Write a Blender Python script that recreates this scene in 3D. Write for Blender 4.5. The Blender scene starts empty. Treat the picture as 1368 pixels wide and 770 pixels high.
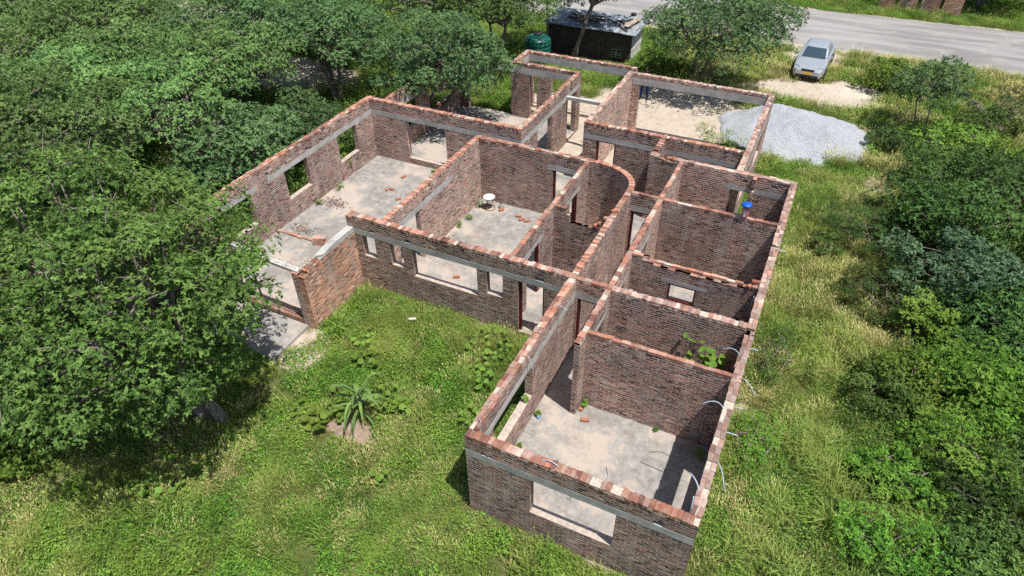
import bpy, math, random
import numpy as np
from mathutils import Vector, Matrix

PI = math.pi
rad = math.radians
random.seed(7)
scene = bpy.context.scene
COL = scene.collection
GZ = -0.15                      # level of the open ground; the house floor is at 0
TOP = 2.75                      # top of the brick walls

# ------------------------------------------------------------------ helpers
class MB:
    """collects geometry; build() links it as ONE mesh object"""
    def __init__(self):
        self.v, self.f, self.uv, self.mi = [], [], [], []
    def face(self, pts, uvs=None, mi=0):
        b = len(self.v)
        self.v.extend([tuple(p) for p in pts])
        self.f.append(tuple(range(b, b + len(pts))))
        self.uv.append(uvs if uvs else [(p[0] + p[1], p[2]) for p in pts])
        self.mi.append(mi)
    def hexa(self, c, mi=0, uvs=None):
        # c: 8 corners, bottom 4 (ccw from above) then top 4
        for q in ((3, 2, 1, 0), (4, 5, 6, 7), (0, 1, 5, 4), (1, 2, 6, 5), (2, 3, 7, 6), (3, 0, 4, 7)):
            self.face([c[i] for i in q], uvs, mi)
    def box(self, x0, x1, y0, y1, z0, z1, mi=0, uvs=None):
        self.hexa([(x0, y0, z0), (x1, y0, z0), (x1, y1, z0), (x0, y1, z0), (x0, y0, z1), (x1, y0, z1), (x1, y1, z1), (x0, y1, z1)], mi, uvs)
    def obox(self, c, size, M=None, mi=0, uvs=None, taper=1.0):
        sx, sy, sz = size[0] / 2, size[1] / 2, size[2] / 2
        pts = []
        for z, t in ((-sz, 1.0), (sz, taper)):
            for x, y in ((-sx, -sy), (sx, -sy), (sx, sy), (-sx, sy)):
                p = Vector((x * t, y * t, z))
                if M is not None: p = M @ p
                pts.append(tuple(p + Vector(c)))
        self.hexa(pts, mi, uvs)
    def tube(self, pts, radii, n=6, mi=0, cap=True):
        pts = [Vector(p) for p in pts]
        if not hasattr(radii, '__len__'): radii = [radii] * len(pts)
        base = len(self.v)
        prev = None
        for i, p in enumerate(pts):
            t = (pts[min(i + 1, len(pts) - 1)] - pts[max(i - 1, 0)])
            if t.length < 1e-6: t = Vector((0, 0, 1))
            t.normalize()
            if prev is None:
                a = t.cross(Vector((0.31, 0.17, 0.93)))
                if a.length < 1e-3: a = t.cross(Vector((1, 0, 0)))
            else:
                a = prev - t * prev.dot(t)
            a.normalize(); prev = a
            b = t.cross(a)
            for k in range(n):
                an = 2 * PI * k / n
                self.v.append(tuple(p + (a * math.cos(an) + b * math.sin(an)) * radii[i]))
        for i in range(len(pts) - 1):
            for k in range(n):
                k2 = (k + 1) % n
                self.f.append((base + i * n + k, base + i * n + k2, base + (i + 1) * n + k2, base + (i + 1) * n + k))
                self.uv.append([(k / n, i), ((k + 1) / n, i), ((k + 1) / n, i + 1), (k / n, i + 1)]); self.mi.append(mi)
        if cap:
            self.f.append(tuple(base + k for k in reversed(range(n)))); self.uv.append([(0, 0)] * n); self.mi.append(mi)
            e = base + (len(pts) - 1) * n
            self.f.append(tuple(e + k for k in range(n))); self.uv.append([(0, 0)] * n); self.mi.append(mi)
    def lathe(self, prof, c=(0, 0, 0), n=24, mi=0):
        b = len(self.v)
        for r, z in prof:
            for k in range(n):
                a = 2 * PI * k / n
                self.v.append((c[0] + r * math.cos(a), c[1] + r * math.sin(a), c[2] + z))
        for i in range(len(prof) - 1):
            for k in range(n):
                k2 = (k + 1) % n
                self.f.append((b + i * n + k, b + i * n + k2, b + (i + 1) * n + k2, b + (i + 1) * n + k))
                self.uv.append([(0, 0)] * 4); self.mi.append(mi)
    def build(self, name, mats, parent=None, smooth=False, loc=None):
        me = bpy.data.meshes.new(name)
        me.from_pydata(self.v, [], self.f)
        uvl = me.uv_layers.new(name='UVMap')
        flat = np.array([c for f in self.uv for uv in f for c in uv], dtype=np.float32)
        uvl.data.foreach_set('uv', flat)
        for m in (mats if isinstance(mats, (list, tuple)) else [mats]): me.materials.append(m)
        me.polygons.foreach_set('material_index', np.array(self.mi, dtype=np.int32))
        if smooth: me.polygons.foreach_set('use_smooth', np.ones(len(self.f), dtype=bool))
        me.update()
        o = bpy.data.objects.new(name, me); COL.objects.link(o)
        if parent is not None: o.parent = parent
        if loc is not None: o.location = loc
        return o

def tag(o, label=None, cat=None, group=None, kind=None):
    if label: o['label'] = label
    if cat: o['category'] = cat
    if group: o['group'] = group
    if kind: o['kind'] = kind
    return o
def empty(name, loc=(0, 0, 0), rz=0.0):
    o = bpy.data.objects.new(name, None); COL.objects.link(o)
    o.empty_display_size = 0.3
    o.location = loc; o.rotation_euler = (0, 0, rz)
    return o
def copy_tree(o, parent=None):
    c = o.copy(); COL.objects.link(c)
    if parent is not None: c.parent = parent
    for ch in list(o.children): copy_tree(ch, c)
    return c

_rs = np.random.RandomState(11)
_perm = _rs.rand(256, 256)
def vnoise(x, y, s=1.0, o=0.0):
    x = np.asarray(x, dtype=float) / s + o * 17.3 + 100; y = np.asarray(y, dtype=float) / s + o * 9.1 + 100
    xi = np.floor(x).astype(int); yi = np.floor(y).astype(int)
    fx = x - xi; fy = y - yi
    fx = fx * fx * (3 - 2 * fx); fy = fy * fy * (3 - 2 * fy)
    g = lambda a, b: _perm[a % 256, b % 256]
    return (g(xi, yi) * (1 - fx) + g(xi + 1, yi) * fx) * (1 - fy) + (g(xi, yi + 1) * (1 - fx) + g(xi + 1, yi + 1) * fx) * fy
def fbm(x, y, s=1.0, o=0.0):
    return 0.55 * vnoise(x, y, s, o) + 0.3 * vnoise(x, y, s / 2.3, o + 3) + 0.15 * vnoise(x, y, s / 5.1, o + 7)

# ------------------------------------------------------------------ materials
class NT:
    def __init__(self, name):
        self.m = bpy.data.materials.new(name); self.m.use_nodes = True
        self.t = self.m.node_tree; self.t.nodes.clear()
        self.out = self.t.nodes.new('ShaderNodeOutputMaterial')
    def n(self, typ, **kw):
        nd = self.t.nodes.new(typ)
        for k, v in kw.items():
            if k == 'ins':
                for kk, vv in v.items(): self.set(nd, kk, vv)
            else: setattr(nd, k, v)
        return nd
    def set(self, nd, k, v):
        s = nd.inputs[k]
        if isinstance(v, bpy.types.NodeSocket): self.t.links.new(v, s)
        else: s.default_value = v
    def math(self, op, a, b=None, c=None):
        nd = self.n('ShaderNodeMath', operation=op)
        for i, v in enumerate((a, b, c)):
            if v is not None: self.set(nd, i, v)
        return nd.outputs[0]
    def mix(self, f, a, b, blend='MIX'):
        nd = self.n('ShaderNodeMix', data_type='RGBA', blend_type=blend)
        self.set(nd, 0, f); self.set(nd, 6, a); self.set(nd, 7, b)
        return nd.outputs[2]
    def noise(self, vec, scale, detail=3.0, rough=0.55):
        nd = self.n('ShaderNodeTexNoise'); 
        if vec is not None: self.set(nd, 'Vector', vec)
        nd.inputs['Scale'].default_value = scale; nd.inputs['Detail'].default_value = detail; nd.inputs['Roughness'].default_value = rough
        return nd.outputs['Fac']
    def ramp(self, f, stops, interp='LINEAR'):
        nd = self.n('ShaderNodeValToRGB'); self.set(nd, 0, f)
        r = nd.color_ramp; r.interpolation = interp
        while len(r.elements) < len(stops): r.elements.new(0.5)
        for e, (p, c) in zip(r.elements, stops):
            e.position = p; e.color = (c[0], c[1], c[2], 1) if hasattr(c, '__len__') else (c, c, c, 1)
        return nd.outputs[0]
    def rng(self, f, a, b, c=0.0, d=1.0):
        nd = self.n('ShaderNodeMapRange'); self.set(nd, 0, f)
        for i, v in zip((1, 2, 3, 4), (a, b, c, d)): nd.inputs[i].default_value = v
        return nd.outputs[0]
    def pos(self): return self.n('ShaderNodeNewGeometry').outputs['Position']
    def obj(self): return self.n('ShaderNodeTexCoord').outputs['Object']
    def bump(self, h, dist=0.01, strength=1.0):
        nd = self.n('ShaderNodeBump'); self.set(nd, 'Height', h); nd.inputs['Distance'].default_value = dist; nd.inputs['Strength'].default_value = strength
        return nd.outputs[0]
    def principled(self, color, rough=0.8, metal=0.0, normal=None, spec=0.3):
        p = self.n('ShaderNodeBsdfPrincipled')
        self.set(p, 'Base Color', color if isinstance(color, bpy.types.NodeSocket) else (*color, 1))
        self.set(p, 'Roughness', rough); self.set(p, 'Metallic', metal); self.set(p, 'Specular IOR Level', spec)
        if normal is not None: self.set(p, 'Normal', normal)
        return p
    def finish(self, sh):
        self.t.links.new(sh.outputs[0], self.out.inputs[0]); return self.m

def plain(name, c, rough=0.7, metal=0.0, var=0.25, scale=6.0, spec=0.3):
    t = NT(name)
    nz = t.noise(t.obj(), scale, 4)
    col = t.mix(t.rng(nz, 0.3, 0.7), tuple(x * (1 - var) for x in c) + (1,), tuple(min(1, x * (1 + var)) for x in c) + (1,))
    return t.finish(t.principled(col, rough, metal, spec=spec))

def brick_mat(name, stops, mortar, smear=0.7, top=False):
    t = NT(name)
    uv = t.n('ShaderNodeTexCoord').outputs['UV']
    P = t.pos()
    wob = t.n('ShaderNodeTexNoise'); t.set(wob, 'Vector', P); wob.inputs['Scale'].default_value = 9.0; wob.inputs['Detail'].default_value = 2
    sub = t.n('ShaderNodeVectorMath', operation='SUBTRACT'); t.set(sub, 0, wob.outputs['Color']); sub.inputs[1].default_value = (0.5, 0.5, 0.5)
    sc = t.n('ShaderNodeVectorMath', operation='SCALE'); t.set(sc, 0, sub.outputs[0]); sc.inputs['Scale'].default_value = 0.0 if top else 0.022
    ad = t.n('ShaderNodeVectorMath', operation='ADD'); t.set(ad, 0, uv); t.set(ad, 1, sc.outputs[0])
    sep = t.n('ShaderNodeSeparateXYZ'); t.set(sep, 0, ad.outputs[0])
    X, Y = sep.outputs[0], sep.outputs[1]
    rowf = t.math('DIVIDE', Y, 0.079); row = t.math('FLOOR', rowf)
    # each course slides a little, as hand-laid courses do
    rn = t.n('ShaderNodeTexWhiteNoise', noise_dimensions='1D'); t.set(rn, 'W', row)
    off = t.math('ADD', t.math('MULTIPLY', t.math('MODULO', row, 2.0), 0.5), t.math('MULTIPLY', rn.outputs['Value'], 0.22 if not top else 0.0))
    colf = t.math('ADD', t.math('DIVIDE', X, 0.232), off if not top else 0.0); col = t.math('FLOOR', colf)
    fx = t.math('SUBTRACT', colf, col); fy = t.math('SUBTRACT', rowf, row)
    dx = t.math('MULTIPLY', t.math('MINIMUM', fx, t.math('SUBTRACT', 1.0, fx)), 0.232)
    dy = t.math('MULTIPLY', t.math('MINIMUM', fy, t.math('SUBTRACT', 1.0, fy)), 0.079)
    d = t.math('MINIMUM', dx, dy)
    nz = t.noise(P, 26, 4, 0.65)
    d2 = t.math('ADD', d, t.math('MULTIPLY', t.math('SUBTRACT', nz, 0.5), 0.036))
    isb = t.rng(d2, 0.0085, 0.0150)
    cv = t.n('ShaderNodeCombineXYZ'); t.set(cv, 0, col); t.set(cv, 1, row)
    wn = t.n('ShaderNodeTexWhiteNoise', noise_dimensions='2D'); t.set(wn, 'Vector', cv.outputs[0])
    bc = t.ramp(wn.outputs['Value'], stops, 'LINEAR')
    fine = t.noise(P, 55, 3, 0.7)
    bc = t.mix(t.rng(fine, 0.35, 0.75, 0.0, 0.55), bc, tuple(c * 0.6 for c in stops[len(stops) // 2][1]) + (1,))
    big = t.noise(P, 2.3, 5, 0.62)
    sm = t.math('MULTIPLY', t.rng(big, 0.36, 0.72), smear)
    sm2 = t.math('MULTIPLY', t.rng(nz, 0.45, 0.66), sm)
    bc = t.mix(sm2, bc, mortar + (1,))
    an = t.n('ShaderNodeMapping'); t.set(an, 'Vector', uv); an.inputs['Scale'].default_value = (2.2, 11.0, 1.0)
    jn = t.noise(an.outputs[0], 1.6, 3, 0.6)
    mcol = t.mix(t.rng(jn, 0.36, 0.46), (0.05, 0.042, 0.038, 1), mortar + (1,))  # dark share paints the shadow inside deeply raked joints; the rest is pale mortar
    wn2 = t.n('ShaderNodeTexWhiteNoise', noise_dimensions='2D'); cv2 = t.n('ShaderNodeVectorMath', operation='ADD'); t.set(cv2, 0, cv.outputs[0]); cv2.inputs[1].default_value = (31.7, 11.3, 0); t.set(wn2, 'Vector', cv2.outputs[0])
    bc = t.mix(1.0, bc, t.ramp(wn2.outputs['Value'], [(0, 0.6), (0.6, 1.0), (1, 1.38)]), 'MULTIPLY')
    color = t.mix(isb, mcol, bc)
    # soot and damp where the wall stands on the ground and a few dark runs
    st = t.noise(P, 0.9, 5, 0.6)
    pt = t.noise(P, 0.55, 4, 0.55)
    color = t.mix(1.0, color, t.ramp(t.math('ADD', pt, t.math('MULTIPLY', t.math('SUBTRACT', t.n('ShaderNodeObjectInfo').outputs['Random'], 0.5), 0.3)), [(0.25, (0.72, 0.70, 0.70)), (0.5, (1.08, 1.03, 1.0)), (0.75, (1.5, 1.38, 1.3))]), 'MULTIPLY')
    dr = t.n('ShaderNodeMapping'); t.set(dr, 'Vector', P); dr.inputs['Scale'].default_value = (3.0, 3.0, 0.5)
    color = t.mix(t.rng(t.noise(dr.outputs[0], 1.1, 5, 0.65), 0.52, 0.72, 0.0, 0.5), color, (0.52, 0.46, 0.41, 1))
    color = t.mix(t.rng(st, 0.58, 0.76, 0.0, 0.3), color, (0.05, 0.04, 0.035, 1))
    h = t.math('ADD', t.math('MULTIPLY', isb, t.math('ADD', 0.5, t.math('MULTIPLY', wn.outputs['Value'], 0.8))), t.math('MULTIPLY', fine, 0.5))
    nb = t.bump(h, 0.018, 1.0)
    return t.finish(t.principled(color, 0.92, normal=nb, spec=0.15))

STOPS = [(0.0, (0.04, 0.029, 0.028)), (0.20, (0.07, 0.042, 0.038)), (0.28, (0.155, 0.075, 0.063)), (0.50, (0.24, 0.098, 0.077)),
         (0.72, (0.31, 0.136, 0.098)), (0.86, (0.38, 0.225, 0.175)), (0.92, (0.42, 0.27, 0.21)), (1.0, (0.48, 0.40, 0.34))]
STOPS_TOP = [(0.0, (0.20, 0.10, 0.08)), (0.25, (0.32, 0.145, 0.105)), (0.5, (0.35, 0.21, 0.16)), (0.75, (0.37, 0.145, 0.085)), (0.9, (0.35, 0.22, 0.17)), (1.0, (0.36, 0.28, 0.24))]
STOPS_TOPP = [(0.0, (0.20, 0.12, 0.105)), (0.3, (0.30, 0.18, 0.15)), (0.6, (0.35, 0.245, 0.21)), (0.85, (0.37, 0.295, 0.26)), (1.0, (0.34, 0.165, 0.115))]
STOPS_RED = [(0.0, (0.06, 0.04, 0.04)), (0.16, (0.10, 0.06, 0.055)), (0.3, (0.30, 0.12, 0.08)), (0.6, (0.40, 0.16, 0.10)), (0.85, (0.46, 0.23, 0.15)), (1.0, (0.5, 0.36, 0.28))]
MORTAR = (0.56, 0.50, 0.455)
M_BRICK = brick_mat('weathered_brick', STOPS, MORTAR)
M_BRICKRED = brick_mat('red_brick', STOPS_RED, (0.45, 0.39, 0.32), 0.35)
M_BTOP = brick_mat('top_course_brick', STOPS_TOP, (0.44, 0.38, 0.34), 0.8, top=True)
M_BTOPP = brick_mat('dusty_top_course', STOPS_TOPP, (0.44, 0.38, 0.34), 0.8, top=True)
M_MORTAR = plain('mortar', (0.42, 0.36, 0.30), 0.95, var=0.3, scale=12)
M_SILL = plain('dusty_sill', (0.40, 0.33, 0.28), 0.95, var=0.25, scale=9)

def concrete_mat(name, a, b, dark, scale=3.0, bumpd=0.006):
    t = NT(name); P = t.pos()
    n1 = t.noise(P, scale, 6, 0.65); n2 = t.noise(P, scale * 9, 4, 0.6); n3 = t.noise(P, scale * 0.4, 4)
    c = t.mix(t.rng(n1, 0.35, 0.65), a + (1,), b + (1,))
    c = t.mix(t.rng(n2, 0.55, 0.75, 0.0, 0.55), c, dark + (1,))
    c = t.mix(t.rng(n3, 0.55, 0.7, 0.0, 0.4), c, dark + (1,))
    mp = t.n('ShaderNodeMapping'); t.set(mp, 'Vector', P); mp.inputs['Scale'].default_value = (1.6, 1.6, 26.0)
    c = t.mix(t.rng(t.noise(mp.outputs[0], 1.0, 4, 0.6), 0.5, 0.72, 0.0, 0.5), c, dark + (1,))
    return t.finish(t.principled(c, 0.9, normal=t.bump(n2, bumpd), spec=0.2))
M_CONC = concrete_mat('cast_concrete', (0.35, 0.345, 0.33), (0.50, 0.485, 0.46), (0.17, 0.165, 0.158))

def floor_mat():
    t = NT('dusty_concrete_floor'); P = t.pos()
    n1 = t.noise(P, 0.55, 6, 0.62); n2 = t.noise(P, 3.6, 8, 0.74); n3 = t.noise(P, 14, 4, 0.7); n4 = t.noise(P, 45, 2)
    sand = t.mix(n2, (0.355, 0.305, 0.262, 1), (0.425, 0.37, 0.32, 1))
    grey = t.mix(t.rng(n2, 0.34, 0.66), (0.155, 0.149, 0.142, 1), (0.355, 0.34, 0.32, 1))
    f = t.rng(t.math('ADD', n1, t.math('MULTIPLY', t.math('SUBTRACT', n2, 0.5), 0.55)), 0.43, 0.50)
    c = t.mix(f, sand, grey)
    c = t.mix(t.rng(n3, 0.57, 0.72, 0.0, 0.55), c, (0.22, 0.20, 0.18, 1))
    c = t.mix(t.rng(n4, 0.64, 0.72, 0.0, 0.5), c, (0.17, 0.12, 0.09, 1))
    vo = t.n('ShaderNodeTexVoronoi', feature='DISTANCE_TO_EDGE'); wv = t.n('ShaderNodeVectorMath', operation='ADD'); t.set(wv, 0, P)
    wsc = t.n('ShaderNodeTexNoise'); t.set(wsc, 'Vector', P); wsc.inputs['Scale'].default_value = 1.8; t.set(wv, 1, wsc.outputs['Color']); t.set(vo, 'Vector', wv.outputs[0]); vo.inputs['Scale'].default_value = 0.42
    c = t.mix(t.math('MULTIPLY', t.rng(vo.outputs['Distance'], 0.003, 0.009, 0.6, 0.0), t.rng(n1, 0.52, 0.60)), c, (0.10, 0.085, 0.07, 1))
    n6 = t.noise(P, 0.8, 6, 0.66); c = t.mix(t.rng(n6, 0.52, 0.66, 0.0, 0.6), c, (0.165, 0.15, 0.135, 1))
    return t.finish(t.principled(c, 0.93, normal=t.bump(t.math('ADD', n3, n4), 0.008), spec=0.15))
M_FLOOR = floor_mat()

def ground_mat():
    t = NT('ground_soil'); P = t.pos()
    at = t.n('ShaderNodeAttribute', attribute_name='sand').outputs['Fac']
    n1 = t.noise(P, 0.8, 6, 0.6); n2 = t.noise(P, 3.1, 8, 0.75); n3 = t.noise(P, 30, 3, 0.7)
    veg = t.mix(t.rng(n1, 0.35, 0.65), (0.055, 0.085, 0.022, 1), (0.14, 0.145, 0.05, 1))
    veg = t.mix(t.rng(n2, 0.5, 0.75, 0.0, 0.7), veg, (0.10, 0.085, 0.05, 1))
    veg = t.mix(t.rng(n3, 0.45, 0.7, 0.0, 0.6), veg, (0.035, 0.055, 0.014, 1))
    sand = t.mix(t.rng(n2, 0.35, 0.65), (0.34, 0.285, 0.225, 1), (0.48, 0.42, 0.35, 1))
    sand = t.mix(t.rng(n3, 0.55, 0.75, 0.0, 0.5), sand, (0.27, 0.20, 0.13, 1))
    f = t.rng(t.math('ADD', at, t.math('MULTIPLY', t.math('SUBTRACT', n2, 0.5), 0.7)), 0.4, 0.62)
    c = t.mix(f, veg, sand)
    return t.finish(t.principled(c, 0.95, normal=t.bump(t.math('ADD', n2, n3), 0.02), spec=0.1))
M_GROUND = ground_mat()

def road_mat():
    t = NT('worn_tar_road'); P = t.pos()
    mp = t.n('ShaderNodeMapping'); t.set(mp, 'Vector', P); mp.inputs['Scale'].default_value = (0.12, 1.0, 1.0)
    n1 = t.noise(mp.outputs[0], 1.1, 5, 0.6); n2 = t.noise(P, 18, 4, 0.7); n3 = t.noise(P, 0.7, 4)
    c = t.mix(t.rng(n1, 0.38, 0.62), (0.19, 0.183, 0.18, 1), (0.295, 0.285, 0.28, 1))
    c = t.mix(t.rng(n2, 0.5, 0.7, 0.0, 0.5), c, (0.18, 0.172, 0.165, 1))
    c = t.mix(t.rng(n3, 0.56, 0.66, 0.0, 0.45), c, (0.34, 0.31, 0.27, 1))
    return t.finish(t.principled(c, 0.9, normal=t.bump(n2, 0.01), spec=0.2))
M_ROAD = road_mat()

def gravel_mat():
    t = NT('crushed_stone'); P = t.pos()
    v = t.n('ShaderNodeTexVoronoi'); t.set(v, 'Vector', P); v.inputs['Scale'].default_value = 22
    n2 = t.noise(P, 60, 3, 0.7); n1 = t.noise(P, 1.2, 5, 0.6)
    vs = t.n('ShaderNodeSeparateColor'); t.set(vs, 0, v.outputs['Color'])
    c = t.mix(vs.outputs[0], (0.32, 0.342, 0.37, 1), (0.46, 0.488, 0.52, 1))
    c = t.mix(t.rng(n1, 0.55, 0.75, 0.0, 0.2), c, (0.36, 0.36, 0.36, 1))
    c = t.mix(t.rng(n2, 0.6, 0.75, 0.0, 0.6), c, (0.15, 0.155, 0.165, 1))
    return t.finish(t.principled(c, 0.9, normal=t.bump(t.math('ADD', v.outputs['Distance'], n2), 0.035), spec=0.2))
M_GRAVEL = gravel_mat()

def leaf_mat(name, dark, light, yellow, trans=0.25, rough=0.6, posvar=0.35, spec=0.16):
    t = NT(name)
    at = t.n('ShaderNodeAttribute', attribute_name='tint').outputs['Fac']
    rnd = t.n('ShaderNodeObjectInfo').outputs['Random']
    n = t.noise(t.pos(), 0.45, 3); n5 = t.noise(t.pos(), 2.2, 3, 0.6)
    at = t.math('ADD', at, t.math('MULTIPLY', t.math('SUBTRACT', n5, 0.5), 1.3)); at = t.math('MINIMUM', t.math('MAXIMUM', at, 0.0), 1.15)
    c = t.mix(at, dark + (1,), light + (1,))
    c = t.mix(t.math('MULTIPLY', t.rng(n, 0.40, 0.66), posvar), c, yellow + (1,))
    k = t.math('ADD', 0.72, t.math('MULTIPLY', rnd, 0.56))
    hs = t.n('ShaderNodeHueSaturation'); t.set(hs, 'Color', c); t.set(hs, 'Value', k)
    t.set(hs, 'Hue', t.math('ADD', 0.488, t.math('MULTIPLY', rnd, 0.024)))
    c = hs.outputs[0]
    p = t.principled(c, rough, spec=spec)
    tr = t.n('ShaderNodeBsdfTranslucent'); t.set(tr, 'Color', t.mix(0.5, c, yellow + (1,)))
    mx = t.n('ShaderNodeMixShader'); mx.inputs[0].default_value = trans
    t.t.links.new(p.outputs[0], mx.inputs[1]); t.t.links.new(tr.outputs[0], mx.inputs[2])
    return t.finish(mx)
L_NEAR = leaf_mat('leaf_mid_green', (0.028, 0.065, 0.013), (0.14, 0.235, 0.055), (0.22, 0.29, 0.075), posvar=0.25)
L_BLUE = leaf_mat('leaf_blue_green', (0.04, 0.095, 0.036), (0.14, 0.255, 0.095), (0.20, 0.29, 0.11), posvar=0.3)
L_MID = leaf_mat('leaf_soft_green', (0.06, 0.13, 0.035), (0.18, 0.31, 0.095), (0.24, 0.33, 0.11), posvar=0.35)
L_DARK = leaf_mat('leaf_dark_green', (0.020, 0.050, 0.011), (0.08, 0.155, 0.036), (0.115, 0.18, 0.045), trans=0.15, posvar=0.2)
L_BRIGHT = leaf_mat('leaf_bright_green', (0.07, 0.15, 0.02), (0.20, 0.32, 0.05), (0.27, 0.34, 0.07), posvar=0.4)
L_GREY = leaf_mat('leaf_silver_green', (0.030, 0.065, 0.032), (0.10, 0.165, 0.085), (0.12, 0.18, 0.075), trans=0.12, posvar=0.3)
L_GRASS = leaf_mat('grass_blade', (0.085, 0.165, 0.026), (0.27, 0.40, 0.085), (0.38, 0.42, 0.12), posvar=0.75, trans=0.4)
L_DRY = leaf_mat('dry_grass_blade', (0.26, 0.235, 0.09), (0.54, 0.48, 0.22), (0.42, 0.44, 0.14), posvar=0.5, trans=0.2)
L_WEED = leaf_mat('low_weed_leaf', (0.05, 0.14, 0.018), (0.20, 0.39, 0.055), (0.32, 0.43, 0.085), posvar=0.6, trans=0.38)
L_PUMP = leaf_mat('broad_leaf', (0.07, 0.15, 0.02), (0.16, 0.28, 0.05), (0.28, 0.32, 0.05), posvar=0.3, trans=0.3)
L_MAIZE = leaf_mat('long_leaf', (0.07, 0.15, 0.04), (0.19, 0.31, 0.10), (0.24, 0.33, 0.10), trans=0.25)
L_TWIG = plain('grey_twig', (0.22, 0.19, 0.16), 0.95, var=0.4)
M_BARK = plain('bark', (0.17, 0.145, 0.125), 0.95, var=0.45, scale=9)
M_MAROON = plain('maroon_steel', (0.085, 0.012, 0.012), 0.45, var=0.25)
M_RUST = plain('rusty_steel', (0.13, 0.06, 0.035), 0.9, var=0.4, scale=20)
M_CONDUIT = plain('pale_blue_conduit', (0.34, 0.39, 0.43), 0.5, var=0.1)
M_WHITE = plain('white_plastic', (0.75, 0.76, 0.76), 0.35, var=0.06)

# ------------------------------------------------------------------ camera, light
R = Matrix(((0.89734, 0.0, 0.0), (0.0, 1.0, 0.0), (0.0, 0.0, 1.0)))
PITCH, YAW, ROLL, FPX = rad(39.38153133), rad(-26.17088884), rad(0.74867219), 882.873
fw = Vector((math.sin(YAW) * math.cos(PITCH), math.cos(YAW) * math.cos(PITCH), -math.sin(PITCH)))
r0 = Vector((math.cos(YAW), -math.sin(YAW), 0)); d0 = fw.cross(r0)
rt = r0 * math.cos(ROLL) + d0 * math.sin(ROLL); dn = -r0 * math.sin(ROLL) + d0 * math.cos(ROLL)
cam = bpy.data.cameras.new('camera'); camo = bpy.data.objects.new('camera', cam); COL.objects.link(camo)
mw = Matrix((( rt.x, -dn.x, -fw.x, 5.0586), (rt.y, -dn.y, -fw.y, -7.7997), (rt.z, -dn.z, -fw.z, 14.5), (0, 0, 0, 1)))
camo.matrix_world = mw
cam.sensor_width = 36; cam.lens = 36 * FPX / 1368; cam.clip_end = 1500
scene.camera = camo
CAMP = np.array([5.0586, -7.7997, 14.5])
def visible_mask(x, y, z=0.0, margin=0.14):
    d = np.stack([x - CAMP[0], y - CAMP[1], np.full_like(x, z) - CAMP[2]], 1)
    cx_ = d @ np.array(rt); cy_ = d @ np.array(dn); cz_ = d @ np.array(fw)
    u = cx_ / cz_ * FPX / 684; v = cy_ / cz_ * FPX / 385
    return (cz_ > 1) & (np.abs(u) < 1 + margin) & (v < 1 + margin * 1.5) & (v > -1 - margin * 1.2)

SUN = Vector((0.345, -0.12, 1.0)).normalized()
sl = bpy.data.lights.new('sun', 'SUN'); so = bpy.data.objects.new('sun', sl); COL.objects.link(so)
sl.energy = 5.0; sl.angle = rad(0.5); sl.color = (1.0, 0.955, 0.89)
so.rotation_euler = SUN.to_track_quat('Z', 'Y').to_euler(); so.location = (20, -10, 40)
w = bpy.data.worlds.new('World'); scene.world = w; w.use_nodes = True
wt = w.node_tree; bg = wt.nodes['Background']
sky = wt.nodes.new('ShaderNodeTexSky'); sky.sky_type = 'NISHITA'; sky.sun_disc = False
sky.sun_elevation = math.asin(SUN.z); sky.sun_rotation = math.atan2(SUN.x, SUN.y)
sky.air_density = 1.0; sky.dust_density = 1.5
wt.links.new(sky.outputs[0], bg.inputs[0]); bg.inputs[1].default_value = 0.09
vs = scene.view_settings
scene.display_settings.display_device = 'sRGB'
vs.view_transform = 'Standard'; vs.look = 'None'; vs.exposure = 0.42; vs.gamma = 1; vs.use_curve_mapping = False
scene.cycles.use_denoising = False
try: scene.cycles.denoiser = 'OPENIMAGEDENOISE'
except Exception: pass
scene.cycles.max_bounces = 6; scene.cycles.diffuse_bounces = 3; scene.cycles.transmission_bounces = 3; scene.cycles.glossy_bounces = 2
scene.cycles.use_adaptive_sampling = True; scene.cycles.adaptive_threshold = 0.015

# ------------------------------------------------------------------ zones of the ground
def ell(x, y, cx, cy, rx, ry, a=0.0):
    ca, sa = math.cos(a), math.sin(a)
    dx, dy = x - cx, y - cy
    u = (dx * ca + dy * sa) / rx; v = (-dx * sa + dy * ca) / ry
    return np.sqrt(u * u + v * v)
def soft(d, e=0.25): return np.clip((1 - d) / e + 0.5, 0, 1)
RECTS = [(-12.75, 0.25, 6.15, 14.35), (-12.75, -7.6, 3.55, 6.3), (-0.03, 5.23, -0.03, 14.45), (-12.05, -5.1, 14.2, 20.8), (-3.3, 3.4, 14.2, 21.8)]
def in_house(x, y, m=0.0):
    r = np.zeros_like(x, dtype=bool)
    for a, b, c, d in RECTS: r |= (x > a - m) & (x < b + m) & (y > c - m) & (y < d + m)
    return r
def road_y0(x): return 37.4 + 0.45 * np.sin((x + 4) / 9.0) - 0.012 * x
def road_y1(x): return 44.9 + 0.35 * np.sin((x - 2) / 7.0)
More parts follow.
